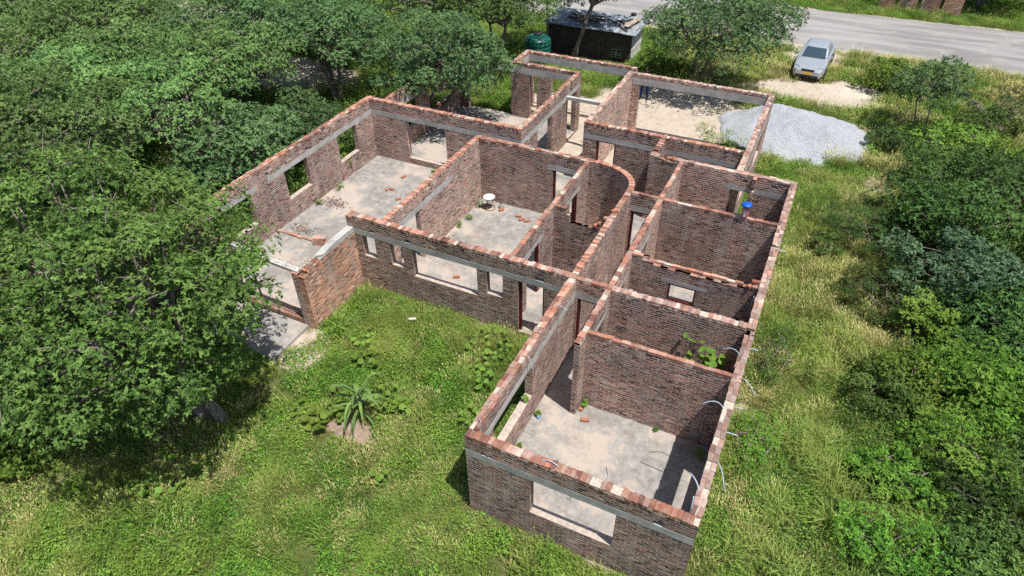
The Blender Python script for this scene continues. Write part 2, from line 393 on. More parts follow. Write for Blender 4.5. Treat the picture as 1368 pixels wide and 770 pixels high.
def sand_zone(x, y):
    n = fbm(x, y, 2.6, 5.0) - 0.5
    s = np.zeros_like(x)
    def add(e, k=1.0):
        nonlocal s
        s = np.maximum(s, k * soft(e + n * 0.9, 0.35))
    add(ell(x, y, 6.2, 31.0, 1.7, 1.5)); add(ell(x, y, 4.3, 30.0, 3.2, 1.8), 1.0); add(ell(x, y, 4.2, 35.5, 2.2, 2.0), 0.8)
    add(ell(x, y, -2.0, 24.6, 4.4, 3.3)); add(ell(x, y, -4.2, 19.5, 1.6, 4.5)); add(ell(x, y, -6.8, 22.8, 3.2, 2.0), 0.9)
    add(ell(x, y, 0.2, 18.7, 3.4, 3.0)); add(ell(x, y, -7.5, 2.6, 0.9, 0.9), 0.7)
    add(ell(x, y, -24.0, 20.6, 5.5, 2.3)); add(ell(x, y, -28.5, 19.0, 4.0, 2.2)); add(ell(x, y, -30.5, 10.5, 6.5, 2.6)); add(ell(x, y, -24.5, 13.5, 3.6, 2.2))
    add(ell(x, y, -19.5, 10.0, 3.0, .9), 0.7)
    add(ell(x, y, -36.0, 24.5, 9.0, 4.5)); add(ell(x, y, -9.8, -3.6, 0.55, 1.2, -0.5), 0.5); add(ell(x, y, -8.4, -4.9, 0.9, 0.8), 0.42)
    add(ell(x, y, 8.4, 21.0, 0.9, 1.6), 0.6); pass
    add(ell(x, y, 8.0, 26.5, 1.4, 1.2), 0.45); add(ell(x, y, -2.4, 4.4, 0.7, 0.45), 0.4); add(ell(x, y, -5.2, 4.9, 0.5, 0.4), 0.35)
    s = np.maximum(s, 0.5 * in_house(x, y, 0.32) * np.clip(2.2 * fbm(x, y, 1.3, 81) - 0.5, 0, 1))
    e0 = road_y0(x); e1 = road_y1(x)
    s = np.maximum(s, np.clip(1.15 - np.abs(y - e0 + 0.2) / 0.9 + n, 0, 1)); s = np.maximum(s, np.clip(1.1 - np.abs(y - e1 - 0.2) / 0.6 + n, 0, 1))
    return s
def gravel_h(x, y):
    e = ell(x, y, 4.55, 24.35, 3.65, 2.8, 0.1) + (fbm(x, y, 1.6, 9) - 0.5) * 0.35
    h = 0.75 * np.clip(1 - e, 0, 1) ** 0.75 + 0.30 * np.clip(1 - ell(x, y, 6.1, 23.6, 1.7, 1.0), 0, 1) + 0.35 * np.clip(1 - ell(x, y, 3.6, 25.4, 2.2, 1.3), 0, 1)
    return h * (0.8 + 0.4 * fbm(x, y, 0.7, 2)), e

def grid_mesh(name, xs, ys, zf, mat, attr=None, smooth=True):
    X, Y = np.meshgrid(xs, ys); sh = X.shape
    x, y = X.ravel(), Y.ravel(); z = zf(x, y)
    nx, ny = len(xs), len(ys)
    idx = np.arange(nx * ny).reshape(ny, nx)
    q = np.stack([idx[:-1, :-1], idx[:-1, 1:], idx[1:, 1:], idx[1:, :-1]], -1).reshape(-1, 4)
    me = bpy.data.meshes.new(name)
    me.from_pydata(np.stack([x, y, z], 1).tolist(), [], q.tolist())
    me.materials.append(mat)
    if attr:
        a = me.attributes.new(attr[0], 'FLOAT', 'POINT'); a.data.foreach_set('value', attr[1](x, y).astype(np.float32))
    if smooth: me.polygons.foreach_set('use_smooth', np.ones(len(q), dtype=bool))
    me.update()
    o = bpy.data.objects.new(name, me); COL.objects.link(o)
    return o
def ground_z(x, y):
    z = GZ + (fbm(x, y, 3.5, 1) - 0.5) * 0.16
    # level next to the house, the road and the yard in front of the garage
    inside = in_house(x, y, 0.6)
    z = np.where(inside, GZ, z)
    z = np.where((y > 36.5) & (y < 46), GZ - 0.02, z)
    # verge beyond the road and the little mound of dug soil by the long-leaved plant
    z = z + 0.22 * np.clip(1 - ell(x, y, -4.1, 1.0, 1.1, 0.7, 0.2), 0, 1)
    return z
xs = np.concatenate([[-400, -200, -120, -80], np.arange(-60, 30.01, 0.5), [40, 60, 100, 200, 400]])
ys = np.concatenate([[-400, -150, -60, -30, -18], np.arange(-12, 64.01, 0.5), [75, 100, 150, 250, 500]])
g = grid_mesh('ground', xs, ys, ground_z, M_GROUND, ('sand', sand_zone)); tag(g, 'grassy bare ground of the building plot with sandy patches', 'ground', kind='structure')

rx = np.arange(-140, 100.1, 1.0)
def _road():
    m = MB()
    for a, b in zip(rx[:-1], rx[1:]):
        k = 6
        for j in range(k):
            def p(x, t): return (x, road_y0(x) * (1 - t) + road_y1(x) * t, GZ + 0.06 + 0.06 * math.sin(PI * t))
            m.face([p(a, j / k), p(b, j / k), p(b, (j + 1) / k), p(a, (j + 1) / k)])
        for t, s in ((0, -1), (1, 1)):
            y = lambda x: (road_y0(x), road_y1(x))[t]
            q = [(a, y(a), GZ + 0.06), (b, y(b), GZ + 0.06), (b, y(b) + s * 0.25, GZ - 0.1), (a, y(a) + s * 0.25, GZ - 0.1)]
            m.face(q if s > 0 else q[::-1])
    return m.build('road', M_ROAD, smooth=True)
tag(_road(), 'pale worn tar road running past the plot', 'road', kind='structure')

# ------------------------------------------------------------------ the house shell
house = empty('unfinished_house'); tag(house, 'roofless unfinished red brick house with bare walls and concrete lintels', 'unfinished house')
wr = random.Random(3)
def cellmesh(mb, ax, a0, a1, c0, c1, z0, voids, solids_skip):
    pass
def wall(ax, a0, a1, c0, c1, ops=(), beams=(), top=TOP, z0=-0.35, course='header', mat=None, uoff=None, crest=True, beam_proud=0.004, pale=False):
    """one brick wall. ax 'x' runs along x. ops: voids (a0,a1,z0,z1); beams: cast lintels (a0,a1,z0,z1)"""
    m = MB(); uo = wr.uniform(0, 50) if uoff is None else uoff
    CR = 0.085
    avs = sorted({a0, a1, *[min(max(v, a0), a1) for o in list(ops) + list(beams) for v in o[:2]]})
    zvs = sorted({z0, top - CR, top, *[min(max(v, z0), top) for o in list(ops) + list(beams) for v in o[2:]]})
    extra = [min(o[2], top) - CR for o in ops if o[3] >= top]
    zvs = sorted(set(zvs) | {e for e in extra if e > z0})
    def state(a, z):
        if a < a0 or a > a1 or z < z0 or z > top: return 0
        for o in beams:
            if o[0] < a < o[1] and o[2] < z < o[3]: return 2
        for o in ops:
            if o[0] < a < o[1] and o[2] < z < o[3]: return 0
        return 1
    na, nz = len(avs) - 1, len(zvs) - 1
    S = [[state((avs[i] + avs[i + 1]) / 2, (zvs[j] + zvs[j + 1]) / 2) for j in range(nz)] for i in range(na)]
    tops = []; crestc = set()
    for i in range(na):
        js = [j for j in range(nz) if S[i][j] == 1]
        if js and crest:
            j = max(js)
            if not any(S[i][k] == 2 for k in range(j, nz)) and zvs[j + 1] - zvs[j] < CR + 0.02:
                S[i][j] = 0; crestc.add((i, j))
                tops.append([avs[i], avs[i + 1], zvs[j + 1], zvs[j]])
    def P(a, c, z): return (a, c, z) if ax == 'x' else (c, a, z)
    def quad(pts, uvs, mi=0, flip=False):
        if ax != 'x': flip = not flip
        pts = [P(*p) for p in pts]
        if flip: pts, uvs = pts[::-1], uvs[::-1]
        m.face(pts, uvs, mi)
    def get(i, j): return S[i][j] if 0 <= i < na and 0 <= j < nz else 0
    for i in range(na):
        for j in range(nz):
            if S[i][j] != 1: continue
            A, B, Z, T = avs[i], avs[i + 1], zvs[j], zvs[j + 1]
            uv = lambda *l: [(u + uo, v + 2.0) for u, v in l]
            quad([(A, c0, Z), (B, c0, Z), (B, c0, T), (A, c0, T)], uv((A, Z), (B, Z), (B, T), (A, T)))
            quad([(A, c1, Z), (B, c1, Z), (B, c1, T), (A, c1, T)], uv((A + 7.1, Z), (B + 7.1, Z), (B + 7.1, T), (A + 7.1, T)), flip=True)
            if get(i - 1, j) == 0: quad([(A, c0, Z), (A, c1, Z), (A, c1, T), (A, c0, T)], uv((c0, Z), (c1, Z), (c1, T), (c0, T)), flip=True)
            if get(i + 1, j) == 0: quad([(B, c0, Z), (B, c1, Z), (B, c1, T), (B, c0, T)], uv((c0, Z), (c1, Z), (c1, T), (c0, T)))
            if get(i, j + 1) == 0:
                mi = 1 if (i, j + 1) in crestc else 2
                quad([(A, c0, T), (B, c0, T), (B, c1, T), (A, c1, T)], (uv((A, c0), (B, c0), (B, c1), (A, c1)) if mi == 2 else [(.06, .03), (.17, .03), (.17, .055), (.06, .055)]), mi)
            if get(i, j - 1) == 0 and j > 0: quad([(A, c0, Z), (B, c0, Z), (B, c1, Z), (A, c1, Z)], uv((A, c0), (B, c0), (B, c1), (A, c1)), 0, flip=True)
    # the crest: loose-looking top course, brick by brick
    tops.sort(); mg = []
    for t_ in tops:
        if mg and abs(mg[-1][1] - t_[0]) < 1e-6 and abs(mg[-1][2] - t_[2]) < 1e-6: mg[-1][1] = t_[1]
        else: mg.append(list(t_))
    wd = c1 - c0
    for A, B, T, Z in mg:
        bed = [P(*q) for q in ((A + .004, c0 + .008, Z), (B - .004, c0 + .008, Z), (B - .004, c1 - .008, Z), (A + .004, c1 - .008, Z))]; bed += [P(*q) for q in ((A + .004, c0 + .008, T - .022), (B - .004, c0 + .008, T - .022), (B - .004, c1 - .008, T - .022), (A + .004, c1 - .008, T - .022))]
        if ax != 'x': bed = [bed[i] for i in (0, 3, 2, 1, 4, 7, 6, 5)]
        m.hexa(bed, 3)
        if course == 'header' and wd > 0.18: L, rows = 0.112, [(c0, c1)]
        elif wd > 0.18: L, rows = 0.232, [(c0, (c0 + c1) / 2), ((c0 + c1) / 2, c1)]
        else: L, rows = 0.232, [(c0, c1)]
        for ri, (d0_, d1_) in enumerate(rows):
            n = max(1, round((B - A) / L)); st = (B - A) / n
            for k in range(n):
                if wr.random() < 0.03: continue
                s, e = A + k * st + 0.004, A + (k + 1) * st - 0.004
                dz = wr.gauss(0, 0.008) - (0.03 if wr.random() < 0.06 else 0); sk = wr.gauss(0, 0.008); o1 = wr.gauss(0, 0.007)
                u0 = wr.randrange(0, 400) * 0.232; v0 = wr.randrange(0, 400) * 0.079
                zt = T + dz - 0.004; g0, g1 = d0_ + (0.003 if ri else 0.0) + o1, d1_ - (0.003 if ri < len(rows) - 1 else 0.0) + o1
                c = [(s, g0 + sk, Z), (e, g0 - sk, Z), (e, g1 - sk, Z), (s, g1 + sk, Z)]
                pts = [P(*q) for q in c] + [P(q[0], q[1], zt + wr.gauss(0, 0.003)) for q in c]
                if ax != 'x': pts = [pts[i] for i in (0, 3, 2, 1, 4, 7, 6, 5)]
                m.hexa(pts, 1, [(u0 + 0.06, v0 + 0.03), (u0 + 0.17, v0 + 0.03), (u0 + 0.17, v0 + 0.055), (u0 + 0.06, v0 + 0.055)])
    o = m.build('wall', [mat or M_BRICK, M_BTOPP if pale else M_BTOP, M_SILL, M_MORTAR], house)
    for bi in beams:
        if len(bi) > 4: continue
        beam(ax, bi[0], bi[1], c0 - beam_proud, c1 + beam_proud, bi[2], bi[3])
    return o
def beam(ax, a0, a1, c0, c1, z0, z1):
    m = MB(); n = max(1, int((a1 - a0) / 0.5))
    # a cast beam is never quite straight: short lengths with a little wander, one closed skin
    prev = None
    ring = []
    for k in range(n + 1):
        a = a0 + (a1 - a0) * k / n
        j = lambda s: wr.uniform(-s, s)
        cc = [(a, c0 + (0.0), z0 + j(0.011)), (a, c1, z0 + j(0.011)), (a, c1, z1 - abs(j(0.012))), (a, c0, z1 - abs(j(0.012)))]
        ring.append([(p[0], p[1], p[2]) if ax == 'x' else (p[1], p[0], p[2]) for p in cc])
    fl = ax != 'x'
    for k in range(n):
        A, B = ring[k], ring[k + 1]
        for q in range(4):
            r = (q + 1) % 4
            pts = [A[q], B[q], B[r], A[r]]
            m.face(pts if fl else pts[::-1])
    m.face(ring[0] if fl else ring[0][::-1]); m.face(ring[-1][::-1] if fl else ring[-1])
    return m.build('concrete_lintel', M_CONC, house)
def door_frame(ax, a0, a1, c, z1=2.05, z0=0.0, w=0.06, d=0.11, head=True):
    m = MB()
    P = lambda a, b, e, f, z, t: m.box(a, b, e, f, z, t) if ax == 'x' else m.box(e, f, a, b, z, t)
    P(a0 + 0.003, a0 + w, c - d / 2, c + d / 2, z0 + 0.002, z1 - 0.004); P(a1 - w, a1 - 0.003, c - d / 2, c + d / 2, z0 + 0.002, z1 - 0.004)
    if head: P(a0 + w, a1 - w, c - d / 2, c + d / 2, z1 - w, z1 - 0.004)
    # the rebate the door would close against
    P(a0 + w, a0 + w + 0.018, c - 0.012, c + d / 2 - 0.01, z0 + 0.002, z1 - w - 0.002); P(a1 - w - 0.018, a1 - w, c - 0.012, c + d / 2 - 0.01, z0 + 0.002, z1 - w - 0.002)
    return m.build('door_frame', M_MAROON, house)

BZ0, BZ1 = 2.05, 2.27
# front wing
wall('x', 0, 5.2, 0, 0.22, [(1.6, 3.58, 0.80, BZ0), (0.42, 0.52, BZ1, 2.36), (0.60, 0.66, BZ1, 2.36), (4.35, 4.55, BZ1, 2.39)], [(0, 5.2, BZ0, BZ1)])
wall('y', 0.22, 14.2, 4.98, 5.2, [(1.1, 3.12, 0.75, BZ0), (4.9, 5.5, 1.3, BZ0), (6.75, 7.3, 1.3, BZ0), (9.2, 10.7, 0.9, BZ0), (5.55, 6.15, 2.70, 9), (10.1, 10.25, 2.69, 9)],
     [(0.8, 3.4, BZ0, BZ1), (4.6, 5.8, BZ0, BZ1), (6.5, 7.6, BZ0, BZ1), (8.9, 11.0, BZ0, BZ1)], course='stretcher', pale=True)
wall('y', 0.22, 6.2, 0, 0.22, [(0.95, 3.2, 0.86, BZ0)], [(0.42, 6.2, BZ0, BZ1)], course='stretcher')
wall('y', 6.42, 11.46, 0.0, 0.2, [], [], course='header')
wall('x', 0.22, 1.13, 6.2, 6.34, [(0.30, 1.0, -0.01, BZ0)], [(0.22, 1.13, BZ0, BZ1)], course='stretcher')
door_frame('x', 0.30, 1.0, 6.27)
wall('x', 1.29, 4.98, 6.14, 6.36, course='header', pale=True)
wall('x', 1.29, 4.98, 4.25, 4.37, course='stretcher')
wall('y', 3.77, 6.36, 1.13, 1.29, [(4.75, 5.6, -0.01, BZ0)], [(4.55, 5.9, BZ0, 2.2)], course='stretcher')
wall('y', 6.36, 11.36, 1.13, 1.29, [(6.75, 7.5, -0.01, BZ0), (9.0, 9.85, -0.01, BZ0)], [(6.6, 7.7, BZ0, 2.2), (8.8, 10.05, BZ0, 2.2)], course='stretcher')
# broken partition with the little maroon framed hatch
wall('x', 1.29, 4.98, 8.06, 8.17, [(2.5, 3.33, 1.35, 2.0), (1.62, 1.95, 2.6, 9), (1.95, 4.62, 2.5, 9), (4.62, 4.8, 2.58, 9), (4.8, 4.98, 2.66, 9)], [(2.25, 3.62, 2.0, 2.14)], course='stretcher')
wall('x', 1.29, 4.98, 8.174, 8.285, [(2.5, 3.33, 1.35, 2.0), (1.5, 1.8, 2.67, 9), (1.8, 4.55, 2.58, 9), (4.55, 4.75, 2.49, 9)], [(2.25, 3.62, 2.0, 2.14)], course='stretcher')
def hatch():
    m = MB()
    for a, b, z, t in ((2.503, 2.55, 1.353, 1.997), (3.28, 3.327, 1.353, 1.997), (2.55, 3.28, 1.95, 1.997), (2.55, 3.28, 1.353, 1.40)): m.box(a, b, 8.07, 8.16, z, t)
    m.build('window_frame', M_MAROON, house)
hatch()
wall('x', 0.2, 4.98, 11.36, 11.50, [(0.27, 1.0, -0.01, BZ0)], [(0.2, 1.13, BZ0, BZ1)], course='stretcher'); door_frame('x', 0.27, 1.0, 11.43)
wall('y', 11.5, 14.2, 1.13, 1.27, course='stretcher')
wall('x', 0.0, 5.2, 14.2, 14.42, [(3.06, 3.72, 1.0, BZ0), (3.42, 3.6, 2.42, 2.54), (4.42, 4.62, 2.42, 2.55), (0.35, 0.62, 2.58, 9), (0.62, 0.95, 2.66, 9)], [(2.9, 3.7, BZ0, BZ1), (3.84, 5.0, BZ0, BZ1)], course='stretcher', pale=True)
wall('y', 13.62, 14.196, 3.76, 3.88, [(13.62, 13.8, 0.9, 9), (13.8, 13.95, 1.75, 9), (13.95, 14.08, 2.25, 2.42)], course='stretcher')
wall('y', 14.42, 15.8, 0.0, 0.2, [(14.42, 14.7, 2.66, 9)], course='header')
wall('x', -3.2, 3.1, 15.8, 16.02, [(-2.62, -1.8, -0.01, BZ0)], [(-3.2, 0.0, BZ0, BZ1), (0.2, 2.95, BZ0, BZ1)], course='header'); door_frame('x', -2.62, -1.8, 15.9)
wall('y', 16.02, 21.5, -3.2, -2.98, course='stretcher', pale=True)
wall('x', -3.2, 3.34, 21.5, 21.72, [(-2.6, 3.05, -0.1, 2.26)], [(-2.95, 3.12, 2.26, 2.57)], course='header', pale=True)
wall('y', 14.42, 21.5, 3.12, 3.34, [(15.3, 16.6, 0.9, BZ0), (18.2, 19.9, 0.9, BZ0)], [(14.9, 20.6, BZ0, BZ1)], course='stretcher', pale=True)
# hall curve
def curved():
    m = MB(); N = 40; cx_, cy_, th = -1.72, 11.46, 0.2
    rxo, ryo = 1.92, 1.56; rxi, ryi = rxo - th, ryo - th
    arc = [PI / 2 * k / N for k in range(N + 1)]
    se = lambda t: (abs(math.cos(t)) ** 0.88, abs(math.sin(t)) ** 0.88)
    po = [(cx_ + rxo * se(t)[0], cy_ + ryo * se(t)[1]) for t in arc]; pi_ = [(cx_ + rxi * se(t)[0], cy_ + ryi * se(t)[1]) for t in arc]
    s = 0.0; Zt = TOP - 0.085
    for k in range(N):
        a, b, c, d = po[k], po[k + 1], pi_[k + 1], pi_[k]
        l = math.dist(a, b); uv = [(s, -0.35 + 2), (s + l, -0.35 + 2), (s + l, Zt + 2), (s, Zt + 2)]
        m.face([(*a, -0.35), (*b, -0.35), (*b, Zt), (*a, Zt)], uv)
        m.face([(*d, Zt), (*c, Zt), (*c, -0.35), (*d, -0.35)], [(u + 9, v) for u, v in (uv[3], uv[2], uv[1], uv[0])])
        m.face([(*a, Zt), (*b, Zt), (*c, Zt), (*d, Zt)], mi=2)
        zt = TOP + wr.gauss(0, 0.006); u0 = wr.randrange(400) * 0.232; v0 = wr.randrange(400) * 0.079
        sh = lambda p, q, f: (p[0] + (q[0] - p[0]) * f, p[1] + (q[1] - p[1]) * f)
        A, B, C_, D = sh(a, b, 0.04), sh(a, b, 0.96), sh(d, c, 0.96), sh(d, c, 0.04)
        m.hexa([(*A, Zt), (*B, Zt), (*C_, Zt), (*D, Zt), (*A, zt), (*B, zt), (*C_, zt), (*D, zt)], 1, [(u0 + .06, v0 + .03), (u0 + .17, v0 + .03), (u0 + .17, v0 + .055), (u0 + .06, v0 + .055)])
        s += l
    o = m.build('curved_wall', [M_BRICK, M_BTOP, M_SILL], house)
curved()
# courtyard front of the dining room
wall('x', -7.63, 0.22, 6.2, 6.42, [(-7.33, -6.83, 1.22, BZ0), (-6.26, -5.76, 1.18, BZ0), (-5.4, -3.03, 0.96, BZ0), (-2.7, -2.14, 1.18, BZ0), (-1.62, -0.76, -0.01, BZ0),
     (-6.95, -6.78, BZ1, 2.36), (-5.6, -5.42, BZ1, 2.40), (-1.05, -0.75, BZ1, 2.41)], [(-7.62, 0.22, BZ0, BZ1)])
door_frame('x', -1.62, -0.76, 6.31, head=False)
wall('x', -6.6, -1.72, 12.8, 13.02, [(-3.27, -2.4, -0.01, BZ0)], [(-3.5, -2.15, BZ0, BZ1)], course='stretcher'); door_frame('x', -3.27, -2.4, 12.9)
wall('y', 6.42, 12.8, -6.6, -6.4, [(6.95, 8.3, -0.01, BZ0)], [(6.42, 10.65, BZ0, BZ1)], course='header')
wall('y', 6.42, 12.8, -2.0, -1.85, [(7.3, 8.28, -0.01, BZ0), (10.95, 11.72, -0.01, BZ0)], [(7.0, 8.65, BZ0, 2.2), (10.7, 11.95, BZ0, 2.2)], course='stretcher'); door_frame('y', 10.95, 11.72, -1.92); door_frame('y', 7.3, 8.28, -1.92)
wall('x', -1.85, 0.0, 9.5, 9.62, [(-1.42, -1.3, 2.5, 9), (-1.3, -0.42, 2.24, 9), (-0.42, -0.28, 2.32, 9), (-0.28, -0.14, 2.42, 9)], course='stretcher')
# living room
wall('y', 3.6, 14.1, -12.72, -12.5, [(11.65, 12.95, 0.82, BZ0), (8.4, 9.72, 0.82, BZ0), (4.7, 6.6, 0.82, BZ0), (12.55, 12.67, 2.34, 2.44), (10.6, 10.73, 2.3, 2.42), (9.75, 9.9, 2.3, 2.42), (7.55, 7.68, 2.31, 2.42)],
     [(4.4, 6.95, BZ0, BZ1), (7.55, 14.1, BZ0, BZ1)], course='stretcher')
wall('x', -12.72, -5.2, 14.1, 14.32, [(-10.72, -8.75, 0.28, BZ0)], [(-12.5, -5.2, BZ0, BZ1)], course='header')
def stub():
    wall('y', 3.6, 6.2, -7.87, -7.63, [(3.6, 3.8, 2.0, 9)], [], top=2.12, course='header', mat=M_BRICKRED)
    # broken ring beam on top, thinning to its snapped end
    m = MB(); pts = []
    for y, z0, z1 in ((6.2, 2.12, 2.28), (5.3, 2.10, 2.30), (4.95, 2.12, 2.27), (4.55, 2.13, 2.2), (4.42, 2.13, 2.15)):
        pts.append([(-7.875, y, z0), (-7.625, y, z0), (-7.63, y, z1), (-7.87, y, z1)])
    for A, B in zip(pts[:-1], pts[1:]):
        for q in range(4): m.face([A[q], A[(q + 1) % 4], B[(q + 1) % 4], B[q]])
    m.face(pts[0][::-1]); m.face(pts[-1])
    m.build('broken_ring_beam', M_CONC, house)
    wall('x', -8.1, -7.87, 3.6, 3.82, [], [], top=2.08, course='stretcher')
    wall('x', -12.5, -10.7, 3.6, 3.82, [], [], top=2.5, course='header')
    # sagging thin lintel
    m = MB(); pts = []
    for x, z in ((-7.9, 2.02), (-8.6, 2.06), (-9.2, 2.10), (-9.35, 2.2), (-10.0, 2.24), (-10.9, 2.26)):
        pts.append([(x, 3.66, z), (x, 3.66, z + 0.10), (x, 3.84, z + 0.12), (x, 3.84, z)])
    for A, B in zip(pts[:-1], pts[1:]):
        for q in range(4): m.face([A[q], A[(q + 1) % 4], B[(q + 1) % 4], B[q]])
    m.face(pts[0][::-1]); m.face(pts[-1])
    m.build('sagging_lintel', M_CONC, house)
    # pier at the end of the courtyard wall
    wall('x', -7.86, -7.634, 6.2, 6.55, [], [], top=2.68, z0=2.29, course='header')
    # bent reinforcing rods sticking out of the broken beam
    for k in range(4):
        m = MB(); x = -7.8 + 0.055 * k
        m.tube([(x, 4.8, 2.2), (x, 4.35, 2.19 + 0.02 * k), (x + 0.02 * math.sin(k), 3.95, 2.15 + 0.03 * math.cos(k * 2)), (x - 0.03, 3.6, 2.1)], 0.008, 5)
        m.build('reinforcing_rod', M_RUST, house)
    for k in range(5):
        m = MB(); y = 4.3 - k * 0.14; s = 0.1
        m.tube([(-7.75 - s, y, 2.14), (-7.75 - s, y, 2.32), (-7.75 + s, y + 0.03, 2.33), (-7.75 + s, y + 0.03, 2.14)], 0.005, 4)
        m.build('reinforcing_stirrup', M_RUST, house)
    for k in range(4):
        m = MB(); x0 = -8.0 - k * 0.33
        m.tube([(x0, 3.72, 2.16), (x0 - 0.1, 3.70, 2.36 - 0.03 * k), (x0 - 0.28, 3.74, 2.34), (x0 - 0.34, 3.72, 2.18)], 0.006, 4)
        m.build('reinforcing_stirrup', M_RUST, house)
stub()
# veranda and porch
wall('y', 14.32, 20.5, -11.9, -11.68, [(15.3, 16.7, 0.75, BZ0), (17.6, 18.6, 0.85, 9), (18.6, 20.1, 0.85, BZ0)], [(14.6, 17.2, BZ0, BZ1), (18.6, 20.5, BZ0, BZ1)], course='stretcher')
wall('x', -11.9, -5.2, 20.5, 20.72, [(-11.2, -8.75, -0.01, 2.24), (-7.76, -5.5, -0.01, 2.24)], [(-11.4, -5.36, 2.24, 2.57)], course='header')
wall('x', -7.7, -6.95, 21.25, 21.47, top=2.2, course='header')
wall('y', 14.32, 20.5, -5.42, -5.2, [(15.72, 17.28, -0.01, BZ0), (19.1, 20.15, -0.01, BZ0)], [(14.32, 20.5, BZ0, BZ1)], course='stretcher')
beam('x', -5.2, -3.2, 18.9, 19.06, 2.08, 2.24)
wall('y', 20.72, 22.1, -8.75, -8.53, [(21.1, 21.85, -0.01, 2.24)], [(20.72, 22.1, 2.24, 2.57)], course='stretcher')
wall('x', -8.75, -2.98, 22.1, 22.32, [(-8.3, -3.35, -0.01, 2.3)], [(-8.53, -3.1, 2.3, 2.62)], course='header')

def slab(name, rects, z1, z0=-0.4, mat=M_FLOOR):
    m = MB()
    for i, (a, b, c, d) in enumerate(rects): m.box(a, b, c, d, z0, z1 - 0.0015 * i)
    return m.build(name, mat, house)
slab('floor_slab', [(-12.6, 0.1, 6.3, 14.2), (-12.6, -7.75, 3.7, 6.3), (0.1, 5.1, 0.1, 14.3), (-11.8, -5.3, 14.2, 20.6), (-5.3, 0.1, 14.2, 16.0)], 0.0)
slab('apron_slab', [(-11.5, -7.95, 1.9, 3.6)], -0.06)

# conduit tails left sticking out of the wall heads
def conduit(pts, r=0.012):
    m = MB(); P = [Vector(p) for p in pts]
    # smooth through the three control points
    q = [P[0] * (1 - t) ** 2 + P[1] * 2 * t * (1 - t) + P[2] * t * t for t in [k / 8 for k in range(9)]]
    m.tube(q, r * 0.72, 7)
    return m.build('conduit_tail', M_CONDUIT, house, smooth=True)
for y, dx, dz in ((10.05, .32, 0.02), (5.45, .3, 0.0), (3.35, .3, 0.02), (2.55, .34, 0.0)):
    conduit([(5.1, y, 2.66), (5.15, y + .01, 2.74), (5.1 + dx, y + 0.03, 2.70 + dz)], 0.02)
conduit([(5.08, 4.30, 2.6), (5.2, 4.3, 3.02), (5.62, 4.05, 2.55)], 0.016)
conduit([(5.05, 1.72, 2.6), (5.25, 1.7, 3.0), (5.48, 1.2, 2.5)], 0.018)
conduit([(5.1, 5.0, 2.6), (4.9, 5.2, 3.0), (4.55, 5.1, 2.72)], 0.015)
conduit([(5.06, 3.15, 2.6), (4.9, 3.3, 3.05), (4.5, 3.08, 2.75)], 0.016)
conduit([(5.06, 0.75, 2.6), (4.95, 0.9, 2.95), (4.72, 1.1, 2.82)], 0.02)
conduit([(4.97, 0.32, 2.6), (4.96, 0.34, 2.85), (4.95, 0.45, 3.0)], 0.02)
conduit([(4.93, 7.65, 1.9), (4.9, 7.7, 2.3), (4.93, 7.72, 2.6)], 0.022)
conduit([(0.1, 4.9, 2.7), (0.3, 4.85, 2.85), (0.5, 4.85, 2.72)], 0.014)
conduit([(0.08, 2.9, 2.7), (0.3, 2.9, 2.75), (0.42, 2.75, 2.35)], 0.014)
conduit([(0.09, 0.6, 2.6), (0.06, 0.55, 2.9), (0.2, 0.42, 2.78)], 0.012)
conduit([(1.75, 0.12, 2.7), (2.0, 0.16, 2.86), (2.2, 0.1, 2.77)], 0.018)
conduit([(-3.05, 12.75, 2.1), (-2.75, 12.55, 1.6), (-2.6, 12.7, 1.2)], 0.012)

#__MORE__
# ------------------------------------------------------------------ foliage machinery
def leaf_mesh(name, mat, P, N, U, L, W, tint, parent=None, droop=0.15, loc=None, kite=0.42):
    """P base points, U leaf directions, N leaf normals (unit), L lengths, W widths: one rhombic leaf each"""
    n = len(P)
    S = np.cross(U, N); S /= np.linalg.norm(S, axis=1, keepdims=True) + 1e-9
    N2 = np.cross(S, U)
    L = L[:, None]; W = W[:, None]
    a = P; m = P + U * L * kite; tip = P + U * L - N2 * L * droop
    v = np.stack([a, m + S * W * 0.5 - N2 * W * 0.08, tip, m - S * W * 0.5 - N2 * W * 0.08], 1).reshape(-1, 3).astype(np.float32)
    me = bpy.data.meshes.new(name)
    me.vertices.add(4 * n); me.vertices.foreach_set('co', v.ravel())
    me.loops.add(4 * n); me.loops.foreach_set('vertex_index', np.arange(4 * n, dtype=np.int32))
    me.polygons.add(n); me.polygons.foreach_set('loop_start', np.arange(0, 4 * n, 4, dtype=np.int32))
    at = me.attributes.new('tint', 'FLOAT', 'POINT'); at.data.foreach_set('value', np.repeat(tint, 4).astype(np.float32))
    me.materials.append(mat); me.update(calc_edges=True)
    o = bpy.data.objects.new(name, me); COL.objects.link(o)
    if parent is not None: o.parent = parent
    if loc is not None: o.location = loc
    return o
def unit(v): return v / (np.linalg.norm(v, axis=1, keepdims=True) + 1e-9)
